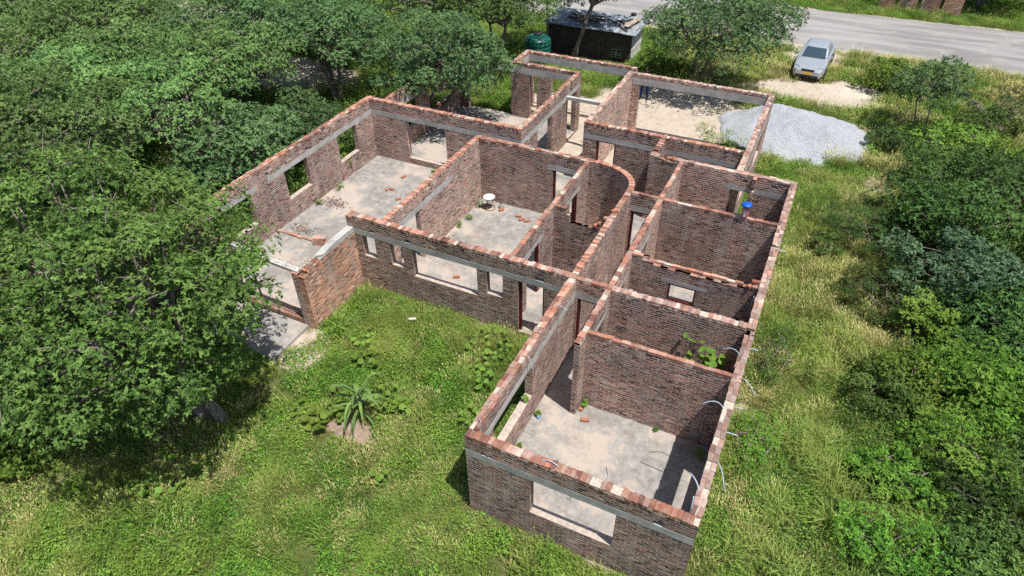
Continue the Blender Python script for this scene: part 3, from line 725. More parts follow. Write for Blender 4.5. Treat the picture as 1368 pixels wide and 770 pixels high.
def rosettes(rs, C, Rd, per, k, L, up=0.45, shell=(0.55, 1.05), low=-0.35):
    """leaf rosettes spread through clumps. C (m,3), Rd (m,3)"""
    m = len(C); n = m * per
    d = unit(rs.normal(size=(n, 3))); d[:, 2] = np.where(d[:, 2] < low, -d[:, 2], d[:, 2])
    r = rs.uniform(*shell, size=(n, 1)) ** 0.8
    Cc = np.repeat(C, per, 0); Rr = np.repeat(Rd, per, 0)
    p = Cc + d * r * Rr
    nrm = unit(d * 0.8 + np.array([0, 0, up]) + rs.normal(size=(n, 3)) * 0.28)
    P = np.repeat(p, k, 0); Nn = np.repeat(nrm, k, 0); n2 = n * k
    t = unit(np.cross(Nn, rs.normal(size=(n2, 3))))
    U = unit(t + Nn * rs.uniform(0.0, 0.7, size=(n2, 1)) + rs.normal(size=(n2, 3)) * 0.15)
    NN = unit(Nn + rs.normal(size=(n2, 3)) * 0.35)
    cl = np.repeat(rs.normal(0, 0.16, m), per)
    tint = np.clip(np.repeat(rs.normal(0.5, 0.26, n) + cl, k) + rs.normal(0, 0.16, n2), 0, 1.1)
    LL = L * rs.uniform(0.65, 1.25, n2)
    return P, NN, U, LL, tint
def clump_centres(rs, n, rad_, power=0.45, low=-0.55, lumpy=0.25):
    """uneven crown: clump centres in an ellipsoid, kept apart, more of them outside"""
    out = []; tries = 0
    md = 1.35 * (rad_[0] * rad_[1] * rad_[2] / n) ** (1 / 3)
    dirs = [unit(rs.normal(size=(1, 3)))[0] for _ in range(7)]; amp = rs.uniform(-lumpy, lumpy, 7)
    while len(out) < n and tries < n * 60:
        tries += 1
        d = unit(rs.normal(size=(1, 3)))[0]
        if d[2] < low: continue
        k = 1 + sum(a * max(0.0, float(d @ q)) ** 3 for a, q in zip(amp, dirs))
        p = d * (rs.uniform(0.12, 1.0) ** power) * k * np.array(rad_)
        if all(np.linalg.norm(p - q) > md for q in out): out.append(p)
        if tries % (n * 10) == 0: md *= 0.85
    return np.array(out)
def branches(m, rs, fork, tips, r0, r1=0.012, n=6, seg=5, sag=0.25):
    for t in tips:
        f = np.array(fork); t = np.array(t); mid = f * 0.5 + t * 0.5 + rs.normal(size=3) * 0.18 * np.linalg.norm(t - f) * 0.5
        mid[2] += sag * np.linalg.norm(t[:2] - f[:2]) * 0.4
        pts = [f * (1 - s) ** 2 + mid * 2 * s * (1 - s) + t * s * s for s in [k / seg for k in range(seg + 1)]]
        rr = [r0 * (1 - s) ** 0.8 + r1 for s in [k / seg for k in range(seg + 1)]]
        m.tube(pts, rr, n)
def make_tree(name, label, cat, seed, rad_, cz, trunk_r, nclump, per, L, W, leaf, lean=(0, 0), stems=1, clump=0.34, k=6, group=None, twigs=0, flat=0.72, bark=None, low=-0.5, up=0.45, power=0.45, crown_off=(0, 0), lumpy=0.25):
    rs = np.random.RandomState(seed)
    root = empty(name); tag(root, label, cat, group)
    C = clump_centres(rs, nclump, rad_, low=low, power=power, lumpy=lumpy)
    off = np.array([lean[0] + crown_off[0], lean[1] + crown_off[1], cz]); C = C + off
    C[:, 2] = np.maximum(C[:, 2], 0.35)
    mr = (rad_[0] + rad_[1]) / 2
    cr = mr * clump * rs.uniform(0.55, 1.4, size=(len(C), 1))
    Rd = np.concatenate([cr, cr, cr * flat], 1)
    P, N, U, LL, tint = rosettes(rs, C, Rd, per, k, L, up)
    keep = P[:, 2] > 0.1
    leaf_mesh('crown', leaf, P[keep], N[keep], U[keep], LL[keep], (W / L) * LL[keep], tint[keep], root)
    m = MB(); fz = max(0.3, cz - rad_[2] * 0.55)
    order = rs.permutation(len(C))
    for s in range(stems):
        an = 2 * PI * s / max(1, stems) + rs.uniform(0, 1); sp = 0.0 if stems == 1 else 0.16
        b = np.array([math.cos(an) * sp, math.sin(an) * sp, -0.25]); fk = np.array([lean[0] + math.cos(an) * sp * 3.5, lean[1] + math.sin(an) * sp * 3.5, fz * rs.uniform(0.85, 1.1)])
        mid = (b + fk) / 2 + rs.normal(size=3) * np.array([0.12, 0.12, 0])
        pts = [b * (1 - t) ** 2 + mid * 2 * t * (1 - t) + fk * t * t for t in [q / 6 for q in range(7)]]
        m.tube(pts, [trunk_r * (1.35 - 0.55 * min(1, q / 2) - 0.25 * q / 6) for q in range(7)], 9)
        mine = [C[i] for i in order[s::stems]]
        # a few big limbs, smaller boughs from them
        nl = max(2, min(6, len(mine) // 6)); limbs = mine[:nl]
        branches(m, rs, fk, limbs, trunk_r * 0.6)
        for c in mine[nl:]:
            q = min(limbs, key=lambda l: np.linalg.norm(l - c)); t = rs.uniform(0.35, 0.8)
            branches(m, rs, fk * (1 - t) + q * t, [c], trunk_r * 0.26, 0.01, 5, 4)
    tm = m
    if twigs:
        m = MB()
        for _ in range(twigs):
            i = rs.randint(len(C)); d = unit(rs.normal(size=(1, 3)))[0]; d[2] = abs(d[2])
            a = C[i] + d * Rd[i] * 0.45; b = C[i] + d * Rd[i] * rs.uniform(0.95, 1.3) + rs.normal(size=3) * 0.15
            m.tube([a, (a + b) / 2 + rs.normal(size=3) * 0.06, b], [0.016, 0.011, 0.005], 4, cap=False)
        m.mi = [1] * len(m.f); off = len(tm.v)
        tm.v += m.v; tm.f += [tuple(i + off for i in f) for f in m.f]; tm.uv += m.uv; tm.mi += m.mi
    tm.build('trunk', [bark or M_BARK, L_TWIG], root, smooth=True)
    return root
def place(o, x, y, rz=0.0, s=1.0, sz=None, z=None):
    o.location = (x, y, GZ if z is None else z); o.rotation_euler = (0, 0, rz); o.scale = (s, s, sz or s); return o

# ------------------------------------------------------------------ trees
t = make_tree('broadleaf_tree', 'big broad-crowned tree in front of the living room corner, nearest of all the trees', 'tree', 21, (3.5, 3.6, 3.1), 4.35, 0.17, 150, 150, 0.10, 0.048, L_NEAR, lean=(-1.75, -0.3), stems=2, clump=0.205, lumpy=0.5, up=0.7, power=0.38, k=6, twigs=260, flat=0.62, low=-0.85)
place(t, -7.75, -0.55)
TREES = 'trees in the belt west of the house'
va = make_tree('acacia_tree', 'x', 'tree', 31, (3.5, 3.5, 1.8), 3.6, 0.13, 58, 120, 0.115, 0.05, L_MID, up=0.7, twigs=70, stems=3, clump=0.24, k=6, group=TREES, low=-0.45, flat=0.6, lumpy=0.5)
vb = make_tree('acacia_tree', 'x', 'tree', 32, (3.3, 3.5, 1.9), 3.5, 0.14, 60, 120, 0.115, 0.053, L_BLUE, up=0.7, twigs=70, stems=3, clump=0.25, k=6, group=TREES, low=-0.5, flat=0.65, lumpy=0.45)
vc = make_tree('acacia_tree', 'x', 'tree', 33, (3.1, 3.3, 1.6), 3.3, 0.12, 48, 120, 0.115, 0.05, L_MID, up=0.7, twigs=70, stems=3, clump=0.24, k=6, group=TREES, low=-0.4, flat=0.55, lumpy=0.5)
vd = make_tree('bushy_tree', 'x', 'tree', 34, (2.2, 2.2, 1.7), 1.9, 0.10, 50, 70, 0.15, 0.075, L_BLUE, stems=3, clump=0.34, k=6, group=TREES, low=-0.7, flat=0.8)
used = set()
def tree_at(src, label, x, y, rz, s=1.0, sz=None, group=TREES):
    if src.name in used: o = copy_tree(src)
    else: o = src; used.add(src.name)
    o['label'] = label
    if group: o['group'] = group
    elif 'group' in o: del o['group']
    place(o, x, y, rz, s, sz)
    return o
tree_at(va, 'soft green tree at the left edge of the photo, just behind the nearest big tree', -21.0, 4.6, 0.4, 1.05)
tree_at(va, 'green flat-topped tree in the upper left, second from the left edge along the top', -27.5, 13.6, 2.0, 1.1)
tree_at(vc, 'thin-crowned tree high on the left edge of the photo', -29.5, 9.2, 0.9, 1.1)
tree_at(vc, 'thin green tree between the nearest big tree and the sandy clearing', -19.6, 9.6, 3.4, 1.0)
tree_at(vb, 'blue-green spreading tree beside the brown bare clearing', -22.8, 16.6, 1.2, 1.05)
tree_at(vb, 'blue-green tree with two dark trunks standing left of the living room back corner', -18.0, 18.4, 4.0, 0.95)
t = make_tree('acacia_tree', 'large blue-green tree leaning over the veranda wall and pillars', 'tree', 35, (2.7, 2.7, 2.1), 3.4, 0.15, 54, 130, 0.115, 0.053, L_BLUE, up=0.8, lean=(1.7, -0.7), stems=2, clump=0.28, k=6, flat=0.75, low=-0.7)
place(t, -12.8, 18.9)
tree_at(va, 'dark tree between the veranda and the green water tank', -12.3, 26.3, 3.0, 0.95, 0.95)
tree_at(vd, 'dense dark bushy tree right outside the left living room window', -15.4, 9.4, 0.3, 0.95)
tree_at(vd, 'low bushy tree behind the left living room wall', -15.9, 13.2, 2.6, 0.72)
tree_at(vc, 'tree at the top edge of the photo above the veranda', -16.5, 25.5, 5.0, 1.1)
tree_at(va, 'tree at the top edge of the photo left of the two-trunked tree', -21.5, 21.8, 4.4, 0.95)
tree_at(vb, 'blue-green tree by the top edge beyond the sandy yard', -25.5, 24.5, 0.2, 0.9)
tree_at(va, 'tree in the far upper left corner of the photo', -37.5, 15.0, 5.6, 1.15)
tree_at(vc, 'green tree filling the gap between the nearest big tree and the left edge', -23.6, 7.6, 4.1, 1.05)
tree_at(va, 'green tree right behind the low bushy tree beside the left wall', -19.6, 13.0, 1.7, 0.95)
tree_at(va, 'green tree with its crown against the sandy yard, left of centre in the tree belt', -24.2, 11.6, 3.9, 0.95)
tree_at(vb, 'blue-green tree in the middle of the belt below the brown clearing', -31.5, 15.8, 2.9, 1.0)
tree_at(vc, 'tree at the left edge between the two green trees there', -25.6, 6.0, 5.4, 1.0)
tree_at(vc, 'tree standing alone at the far side of the brown clearing', -43.0, 26.5, 1.0, 1.0)
tree_at(vd, 'round dark bush casting its shadow on the brown clearing', -35.2, 21.6, 1.0, 0.8)
t = make_tree('yard_tree', 'wide dark tree with many limbs standing by the road behind the garage', 'tree', 41, (3.9, 3.3, 1.75), 3.2, 0.13, 68, 120, 0.12, 0.055, L_BLUE, up=0.7, lean=(0.8, -1.4), stems=2, clump=0.27, k=6, flat=0.62, low=-0.6, lumpy=0.5)
place(t, -1.65, 29.6)
t = make_tree('yard_tree', 'tree with a thick leaning trunk in front of the wooden shed', 'tree', 42, (2.5, 2.2, 1.2), 4.1, 0.2, 30, 70, 0.16, 0.075, L_BLUE, lean=(0.9, 0.6), stems=1, clump=0.30, k=6, flat=0.6, low=-0.3)
place(t, -9.0, 29.4)
t = make_tree('yard_tree', 'slimmer straight tree at the left end of the wooden shed', 'tree', 43, (2.2, 2.2, 1.2), 3.6, 0.11, 30, 70, 0.15, 0.07, L_MID, lean=(-0.3, 0.2), stems=1, clump=0.30, k=6, flat=0.6, low=-0.4)
place(t, -10.6, 29.6)
t = make_tree('young_tree', 'small slender tree with an open crown standing in the bushes by the road', 'tree', 44, (1.55, 1.5, 1.15), 2.4, 0.05, 30, 55, 0.12, 0.055, L_BLUE, lean=(-0.3, 0.3), stems=2, clump=0.30, k=5, flat=0.7, low=-0.7, crown_off=(0.1, 0.1))
place(t, 9.8, 26.5)
# beyond the road and off the right edge
FAR = 'dark trees across the road'
far = [(13.5, 50.5, 0.5, 1.0), (20.5, 51.0, 2.0, 1.0), (4.0, 50.8, 1.0, 1.0), (9.2, 51.5, 3.6, 1.1)]
fl = ['dark tree across the road on the right beyond the brick wall panels', 'dark tree across the road in the top right corner', 'dark tree across the road left of the brick wall panels', 'dark tree right behind the brick wall panels']
vf = make_tree('roadside_tree', 'x', 'tree', 45, (3.2, 3.0, 1.7), 3.0, 0.13, 55, 60, 0.2, 0.09, L_DARK, stems=2, clump=0.32, k=6, low=-0.6)
for (x, y, r_, s), l in zip(far, fl): tree_at(vf, l, x, y, r_, s, group=FAR)

# ------------------------------------------------------------------ shrubs, one by one
def shrub(label, seed, x, y, rad_, cz, leaf, n=22, per=70, L=0.10, W=0.045, group=None, twigs=0, name='shrub', k=5, clump=0.36, flat=0.75, low=-0.3, up=0.5):
    t = make_tree(name, label, 'shrub', seed, rad_, cz, 0.02, n, per, L, W, leaf, stems=3, clump=clump, k=k, twigs=twigs, flat=flat, low=low, group=group, up=up, lumpy=0.9)
    place(t, x, y); return t
RB = 'bushes along the right side of the plot'
for q, (lb, x, y, rr, cz_, lf, L_, W_) in enumerate([
    ('low leafy bush nearest the bottom right corner, left of the dark corner bush', 10.9, 3.6, (1.0, .9, .4), .35, L_NEAR, .085, .036), ('low weedy bush in the bottom right part of the meadow', 9.4, 3.3, (1.2, .9, .3), .25, L_WEED, .08, .03),
    ('dark fine-leaved bush above the bottom right corner', 11.1, 5.2, (1.0, .8, .5), .45, L_DARK, .08, .03), ('light leafy weed bush between meadow and thicket, lower right', 9.3, 5.2, (.9, .7, .4), .35, L_WEED, .085, .045),
    ('green bush at the edge of the meadow halfway down the right side', 9.2, 7.7, (.9, .8, .45), .4, L_NEAR, .085, .036), ('yellowish bush tucked in the thicket below the silvery bush', 10.4, 10.7, (.8, .7, .5), .45, L_BRIGHT, .09, .045),
    ('dark bush in the thicket two bushes below the silvery one', 11.6, 10.4, (1.1, 1.0, .6), .6, L_DARK, .085, .035), ('fine-leaved bush at the right edge above the corner', 12.5, 7.0, (1.2, 1.0, .6), .6, L_NEAR, .08, .03),
    ('dark tall weeds at the meadow edge below the feathery bush', 8.7, 12.6, (.9, 1.1, .5), .45, L_DARK, .09, .025), ('green bush behind the feathery bush', 9.3, 17.6, (.9, .8, .6), .5, L_NEAR, .10, .045),
    ('light bush right of the slender young tree', 12.3, 27.6, (1.2, 1.0, .7), .6, L_NEAR, .11, .05), ('bright bush at the right edge above the large dark bush', 13.0, 23.4, (1.4, 1.1, .8), .6, L_BRIGHT, .11, .05)]):
    shrub(lb, 200 + q, x, y, rr, cz_, lf, 18, 75, L_, W_, RB)
shrub('silvery blue-green bush, the palest in the dark thicket right of the house', 51, 10.9, 13.5, (1.4, 1.4, 1.2), 1.4, L_GREY, 28, 90, 0.11, 0.05, RB)
shrub('large dark bush at the right edge above the silvery bush', 52, 12.3, 18.9, (2.6, 2.3, 1.3), 1.3, L_DARK, 46, 90, 0.12, 0.055, RB)
shrub('dark green bush directly behind the silvery bush', 53, 10.6, 16.9, (1.7, 1.5, 1.2), 1.3, L_DARK, 30, 80, 0.11, 0.05, RB)
shrub('feathery dark green bush leaning out over the yellow grass', 54, 8.2, 15.6, (1.25, 1.2, 0.6), 0.6, L_DARK, 26, 90, 0.09, 0.014, RB, k=8)
shrub('bright yellow-green bush at the foot of the slender young tree', 55, 11.3, 25.6, (1.7, 1.2, 0.7), 0.55, L_BRIGHT, 26, 70, 0.11, 0.06, RB)
shrub('dark leafless looking bush with grey twigs near the road', 56, 12.9, 29.6, (1.3, 0.8, 0.6), 0.6, L_DARK, 16, 30, 0.09, 0.04, RB, twigs=120)
shrub('light green bush in the grass below the road edge', 57, 8.2, 32.0, (1.2, 1.0, 0.7), 0.6, L_BRIGHT, 20, 70, 0.11, 0.05, RB)
shrub('yellow-topped bush at the near foot of the silvery bush', 58, 9.8, 11.3, (0.8, 0.7, 0.8), 0.7, L_BRIGHT, 16, 60, 0.10, 0.05, RB)
shrub('dark bush on the right edge below the silvery bush', 59, 12.4, 12.0, (1.9, 1.7, .9), .9, L_DARK, 36, 90, 0.11, 0.05, RB)
shrub('mid green bush on the right edge halfway down', 60, 11.8, 9.0, (1.5, 1.4, 0.75), 0.65, L_WEED, 34, 85, 0.09, 0.045, RB)
shrub('low light green bush left of the halfway bush', 61, 10.1, 9.2, (1.1, 1.0, 0.6), 0.5, L_BRIGHT, 24, 80, 0.09, 0.05, RB)
shrub('leafy green bush towards the bottom right corner', 62, 10.7, 6.6, (1.3, 1.2, 0.5), 0.45, L_WEED, 26, 70, 0.085, 0.04, RB)
shrub('dark bush in the bottom right corner of the photo', 63, 12.2, 5.0, (1.3, 1.2, 0.6), 0.5, L_NEAR, 30, 90, 0.09, 0.04, RB)
shrub('tall dark bush on the right edge behind the others', 64, 14.2, 15.2, (2.1, 2.1, 1.5), 1.6, L_DARK, 40, 80, 0.12, 0.055, RB)
shrub('dark bush at the far right edge level with the gravel heap', 65, 14.4, 22.6, (1.9, 1.7, 1.1), 1.0, L_DARK, 30, 80, 0.12, 0.055, RB)
shrub('green bush between the young tree and the dark thicket', 66, 10.6, 22.4, (1.4, 1.2, 0.75), 0.6, L_NEAR, 26, 75, 0.11, 0.05, RB)
shrub('grey-green low bush in the shade beside the gravel heap tip', 67, 8.7, 24.6, (0.9, 0.8, 0.55), 0.45, L_DARK, 16, 60, 0.09, 0.035, RB)
shrub('dry brownish bush among the grass near the right road edge', 68, 14.6, 33.0, (1.3, 1.0, 0.6), 0.55, L_DRY, 18, 55, 0.10, 0.04, RB)
LB = 'bushes at the left edge of the plot'
shrub('blue-green bush at the left edge under the nearest big tree', 71, -12.3, -2.7, (1.5, 1.5, 1.3), 1.3, L_BLUE, 34, 100, 0.085, 0.035, LB)
shrub('taller dark bush at the left edge behind the blue-green one', 72, -13.9, -0.9, (1.7, 1.7, 1.6), 1.7, L_DARK, 34, 90, 0.09, 0.04, LB)
shrub('low bright green bush at the left edge of the worn path', 73, -11.6, -4.0, (0.9, 0.7, 0.35), 0.3, L_BRIGHT, 18, 60, 0.10, 0.06, LB)
shrub('bright weedy bush behind the garage beside the shed wall', 74, -4.0, 29.8, (1.0, 1.6, 0.6), 0.6, L_BRIGHT, 22, 60, 0.10, 0.05)
shrub('yellow-green bush below the wide tree behind the garage', 75, -2.9, 27.9, (1.0, 0.9, 0.6), 0.5, L_BRIGHT, 18, 60, 0.10, 0.05)
shrub('dark undergrowth bush growing along the outside of the left wall', 76, -13.9, 16.0, (1.2, 2.0, 0.8), 0.7, L_NEAR, 26, 70, 0.11, 0.05)
shrub('bright weed bush outside the far left living room window', 77, -13.8, 12.3, (0.8, 1.1, 0.6), 0.5, L_BRIGHT, 18, 60, 0.10, 0.05)
shrub('dark green bush against the right wall below the vine room', 78, 6.0, 4.7, (0.45, 0.9, 0.32), 0.25, L_WEED, 18, 45, 0.055, 0.02)
shrub('dark weedy bush against the right wall near its stepped top', 79, 5.9, 8.2, (0.45, 1.1, 0.32), 0.25, L_NEAR, 18, 45, 0.055, 0.02)
shrub('small bush alone in the yellow grass right of the far corner', 80, 6.6, 14.9, (0.45, 0.45, 0.35), 0.35, L_NEAR, 10, 50, 0.07, 0.03)

# ------------------------------------------------------------------ gravel heap, sand heap
xs = np.arange(-0.6, 9.01, 0.1); ys = np.arange(20.2, 28.4, 0.1)
def gz(x, y):
    h, e = gravel_h(x, y); z = GZ - 0.12 + h * 1.3 + np.where(e < 1.0, 0.14, 0.0)
    return np.where((x < 3.45) & (y < 21.8), GZ - 0.1 + np.minimum(h, 0.05), z)
gh = grid_mesh('gravel_heap', xs, ys, gz, M_GRAVEL); tag(gh, 'wide heap of pale grey crushed stone beside the garage', 'gravel heap')
M_SAND = concrete_mat('loose_pale_sand', (0.44, 0.385, 0.315), (0.51, 0.45, 0.375), (0.36, 0.30, 0.235), 4.0, 0.02)
sh_ = grid_mesh('sand_heap', np.arange(4.6, 8.2, 0.08), np.arange(29.6, 32.6, 0.08), lambda x, y: GZ - 0.16 + 0.36 * np.clip(1.05 - ell(x, y, 6.3, 31.0, 1.6, 1.25) - (fbm(x, y, 0.8, 4) - 0.5) * 0.3, 0, 1) ** 0.8 + (fbm(x, y, 0.35, 6) - .5) * 0.07, M_SAND)
tag(sh_, 'low heap of pale building sand in the grass near the parked car', 'sand heap')
# ------------------------------------------------------------------ ground cover (uncountable): one object per kind of growth
HID = bpy.data.collections.new('ground_cover_sources')      # not linked to the scene: sources for the ground cover only
def src_leaves(rs, n, rad_, hz, L, W, nlow=0.02, up=0.7, name='sprig', mat=None):
    a = rs.uniform(0, 2 * PI, n); r = rad_ * np.sqrt(rs.uniform(0, 1, n))
    P = np.stack([r * np.cos(a), r * np.sin(a), nlow + hz * rs.uniform(0, 1, n) ** 0.8 * (1 - 0.5 * (r / rad_) ** 2)], 1)
    N = unit(rs.normal(size=(n, 3)) * 0.6 + np.array([0, 0, up])); U = unit(np.cross(N, rs.normal(size=(n, 3))))
    LL = L * rs.uniform(0.6, 1.3, n)
    return leaf_mesh(name, mat, P, N, U, LL, LL * W / L, np.clip(rs.normal(0.5, 0.38, n), 0, 1))
def src_blades(rs, n, rad_, h, w_, lean=0.5, name='tuft', mat=None, heads=0.0):
    V, T, F = [], [], []
    for i in range(n):
        a = rs.uniform(0, 2 * PI); r = rad_ * math.sqrt(rs.uniform()); b = np.array([r * math.cos(a), r * math.sin(a), -0.02])
        d = a + rs.normal() * 0.8; out = np.array([math.cos(d), math.sin(d), 0]); side = np.array([-math.sin(d), math.cos(d), 0])
        hh = h * rs.uniform(0.55, 1.25); l = lean * rs.uniform(0.3, 1.5) * hh; ww = w_ * rs.uniform(0.7, 1.3)
        p1 = b + np.array([0, 0, hh * 0.6]) + out * l * 0.3; p2 = b + np.array([0, 0, hh * (1.0 - 0.3 * min(1, l / hh))]) + out * l
        k = len(V)
        V += [b - side * ww / 2, b + side * ww / 2, p1 + side * ww / 2, p1 - side * ww / 2, p2]
        F += [(k, k + 1, k + 2, k + 3), (k + 3, k + 2, k + 4)]
        tt = min(1, max(0, rs.normal(0.5, 0.38))); T += [tt * 0.5, tt * 0.5, tt, tt, min(1, tt + 0.25)]
        if rs.uniform() < heads:
            k = len(V); s2 = side * ww * 1.1; up = np.array([0, 0, 0.07]) + out * 0.05
            V += [p2 - s2, p2 + s2, p2 + up]; F += [(k, k + 1, k + 2)]; T += [1, 1, 1]
    me = bpy.data.meshes.new(name); me.from_pydata([tuple(v) for v in V], [], F)
    at = me.attributes.new('tint', 'FLOAT', 'POINT'); at.data.foreach_set('value', np.array(T, dtype=np.float32))
    me.materials.append(mat); me.update()
    o = bpy.data.objects.new(name, me); COL.objects.link(o); return o
rs = np.random.RandomState(5)
# order in the collection is alphabetical: a..h
srcs = [src_blades(rs, 100, 0.36, 0.20, 0.011, 0.45, 'a_tuft', L_GRASS), src_blades(rs, 80, 0.36, 0.30, 0.010, 0.5, 'b_tuft', L_GRASS, 0.2), src_blades(rs, 80, 0.34, 0.28, 0.010, 0.45, 'c_tuft', L_DRY, 0.4),
        src_leaves(rs, 110, 0.34, 0.16, 0.062, 0.036, name='d_sprig', mat=L_WEED), src_leaves(rs, 110, 0.34, 0.26, 0.08, 0.042, name='e_sprig', mat=L_WEED), src_leaves(rs, 110, 0.34, 0.22, 0.065, 0.028, name='f_sprig', mat=L_NEAR),
        src_blades(rs, 34, 0.18, 0.60, 0.018, 0.8, 'g_tuft', L_GRASS, 0.2), src_leaves(rs, 120, 0.42, 0.55, 0.08, 0.035, name='h_sprig', mat=L_DARK), src_leaves(rs, 120, 0.42, 0.5, 0.075, 0.036, name='i_sprig', mat=L_NEAR), src_leaves(rs, 110, 0.40, 0.42, 0.07, 0.04, name='j_sprig', mat=L_BRIGHT)]
for o in srcs:
    COL.objects.unlink(o); HID.objects.link(o)
def scatter_tree():
    nt = bpy.data.node_groups.new('ground_cover', 'GeometryNodeTree')
    nt.interface.new_socket('Geometry', in_out='INPUT', socket_type='NodeSocketGeometry'); nt.interface.new_socket('Geometry', in_out='OUTPUT', socket_type='NodeSocketGeometry')
    N = nt.nodes; gi = N.new('NodeGroupInput'); go = N.new('NodeGroupOutput')
    ci = N.new('GeometryNodeCollectionInfo'); ci.inputs['Collection'].default_value = HID; ci.inputs['Separate Children'].default_value = True; ci.inputs['Reset Children'].default_value = True
    ip = N.new('GeometryNodeInstanceOnPoints'); ip.inputs['Pick Instance'].default_value = True
    def na(n, t):
        a = N.new('GeometryNodeInputNamedAttribute'); a.data_type = t; a.inputs[0].default_value = n; return a.outputs[0]
    l = nt.links.new
    l(gi.outputs[0], ip.inputs['Points']); l(ci.outputs[0], ip.inputs['Instance']); l(na('idx', 'INT'), ip.inputs['Instance Index'])
    er = N.new('FunctionNodeEulerToRotation'); l(na('rot', 'FLOAT_VECTOR'), er.inputs[0]); l(er.outputs[0], ip.inputs['Rotation']); l(na('scl', 'FLOAT_VECTOR'), ip.inputs['Scale'])
    l(ip.outputs[0], go.inputs[0])
    return nt
SC = scatter_tree()
def scatter(name, label, P, idx, scl, rs):
    me = bpy.data.meshes.new(name); me.vertices.add(len(P)); me.vertices.foreach_set('co', P.astype(np.float32).ravel())
    a = me.attributes.new('idx', 'INT', 'POINT'); a.data.foreach_set('value', idx.astype(np.int32))
    rt_ = np.stack([rs.normal(0, .08, len(P)), rs.normal(0, .08, len(P)), rs.uniform(0, 6.283, len(P))], 1)
    a = me.attributes.new('rot', 'FLOAT_VECTOR', 'POINT'); a.data.foreach_set('vector', rt_.astype(np.float32).ravel())
    a = me.attributes.new('scl', 'FLOAT_VECTOR', 'POINT'); a.data.foreach_set('vector', scl.astype(np.float32).ravel())
    me.update()
    o = bpy.data.objects.new(name, me); COL.objects.link(o); tag(o, label, kind='stuff')
    md = o.modifiers.new('cover', 'NODES'); md.node_group = SC
    return o
def cover():
    rs = np.random.RandomState(77)
    pts = []
    # candidate points on rings of falling density: near ground dense, far ground sparse but bigger tufts
    for (x0, x1, y0, y1, dens, sc) in ((-16, 16, -9, 8, 38, 0.9), (-16, 17, 8, 22, 27, 1.0), (-32, 18, 22, 37.2, 15, 1.25), (-32, -16, -2, 22, 9, 1.4), (-52, -32, 4, 40, 3.5, 2.0), (-40, 32, 44.5, 58, 14, 1.05), (-40, 36, 58, 75, 5, 1.7)):
        n = int((x1 - x0) * (y1 - y0) * dens)
        x = rs.uniform(x0, x1, n); y = rs.uniform(y0, y1, n); pts.append(np.stack([x, y, np.full(n, sc)], 1))
    p = np.concatenate(pts); x, y, sc = p.T
    k = visible_mask(x, y, 0.2) & ~in_house(x, y, 0.07) & ~((y > road_y0(x) - 0.15) & (y < road_y1(x) + 0.2))
    # garage floor edge of growth, slab in front of the living room
    k &= ~((x > -11.5) & (x < -7.9) & (y > 1.9) & (y < 3.6)) & ~((x > -11) & (x < -5.4) & (y > 28.0) & (y < 32.3))
    k &= (fbm(x, y, 0.9, 61) > 0.29) & (ell(x, y, -4.15, .62, 1.0, .42, .15) > 1.0)
    sd = sand_zone(x, y) + rs.normal(0, 0.08, len(x)); gh_, ge = gravel_h(x, y)
    k &= (sd < rs.uniform(0.25, 0.85, len(x))) & (ge > 0.97)
    x, y, sc, sd = x[k], y[k], sc[k], sd[k]
    n = len(x); u = rs.uniform(0, 1, n)
    a = fbm(x, y, 2.4, 21); b = fbm(x, y, 1.5, 33); c = fbm(x, y, 4.0, 41)
    idx = np.zeros(n, int)
    # ---- mixture by zone
    right = np.clip((x - 5.2) / 4.5, 0, 1); tall = np.clip((x - np.where(y < 10, 7.6, 8.6) - 1.2 * (c - 0.5) * 4) / 1.8, 0, 1) * (y < 25)
    dryw = np.zeros(n)
    dryw = np.where((x > 5.2) & (y > 8) & (y < 21), 0.48, dryw); dryw = np.where((x > 5.2) & (y <= 8), 0.24, dryw)
    dryw = np.where((x < -6) & (y < -0.5), 0.26, dryw); dryw = np.where((y > 21) & (y < 37.5) & (x > -4), 0.40, dryw)
    dryw = np.where((x > -7.7) & (x < 0) & (y > 0) & (y < 6.3), 0.09, dryw); dryw = np.where((x < 2) & (x > -6) & (y < 0), 0.06, dryw)
    dryw = np.where(y > 44, 0.03, dryw)
    dryw *= np.clip(4.5 * (a - 0.34), 0.12, 1.6)
    weedw = 0.56 + 2.4 * (b - 0.5)
    weedw = np.where((x < 1) & (x > -7) & (y < 3.2), weedw + 0.34, weedw); weedw = np.where((x > 5.2) & (y < 5), weedw + 0.12, weedw); weedw = np.where((x > 5.2) & (y > 8) & (y < 21), weedw - 0.35, weedw)
    weedw = np.where((x < -7) & (y < -0.5), weedw - 0.12, weedw); weedw = np.clip(weedw, 0.03, 0.92)
    v = rs.uniform(0, 1, n)
    pick_weed = v < weedw
    w2 = rs.uniform(0, 1, n)
    idx = np.where(pick_weed, np.where(w2 < 0.5, 3, np.where(w2 < 0.78, 4, 5)), np.where(w2 < 0.6, 0, 1))
    idx = np.where(rs.uniform(0, 1, n) < dryw, 2, idx)
    tg = (rs.uniform(0, 1, n) < 0.04 * (b > 0.55) + 0.07 * (x > 7.5) * (y < 10) + 0.0 * y); tg |= (x > 6.5) & (x < 10) & (y < 9) & (fbm(x, y, 1.3, 71) > .55) & (rs.uniform(0, 1, n) < .45)
    idx = np.where(tg, 6, idx)
    th = rs.uniform(0, 1, n) < tall * 0.75; idx = np.where(th, np.where(w2 < np.where(y > 11, 0.5, 0.14), 7, np.where(w2 < 0.72, 8, np.where(w2 < 0.86, 9, 4))), idx)
    shade = (x < -13) & (y > 3) & (y < 30); idx = np.where(shade & (u < 0.35), 8, idx)
    hs = np.clip(0.1 + 1.9 * (0.5 * fbm(x, y, 1.4, 51) + 0.5 * fbm(x, y, 0.55, 52)), 0.45, 1.8)
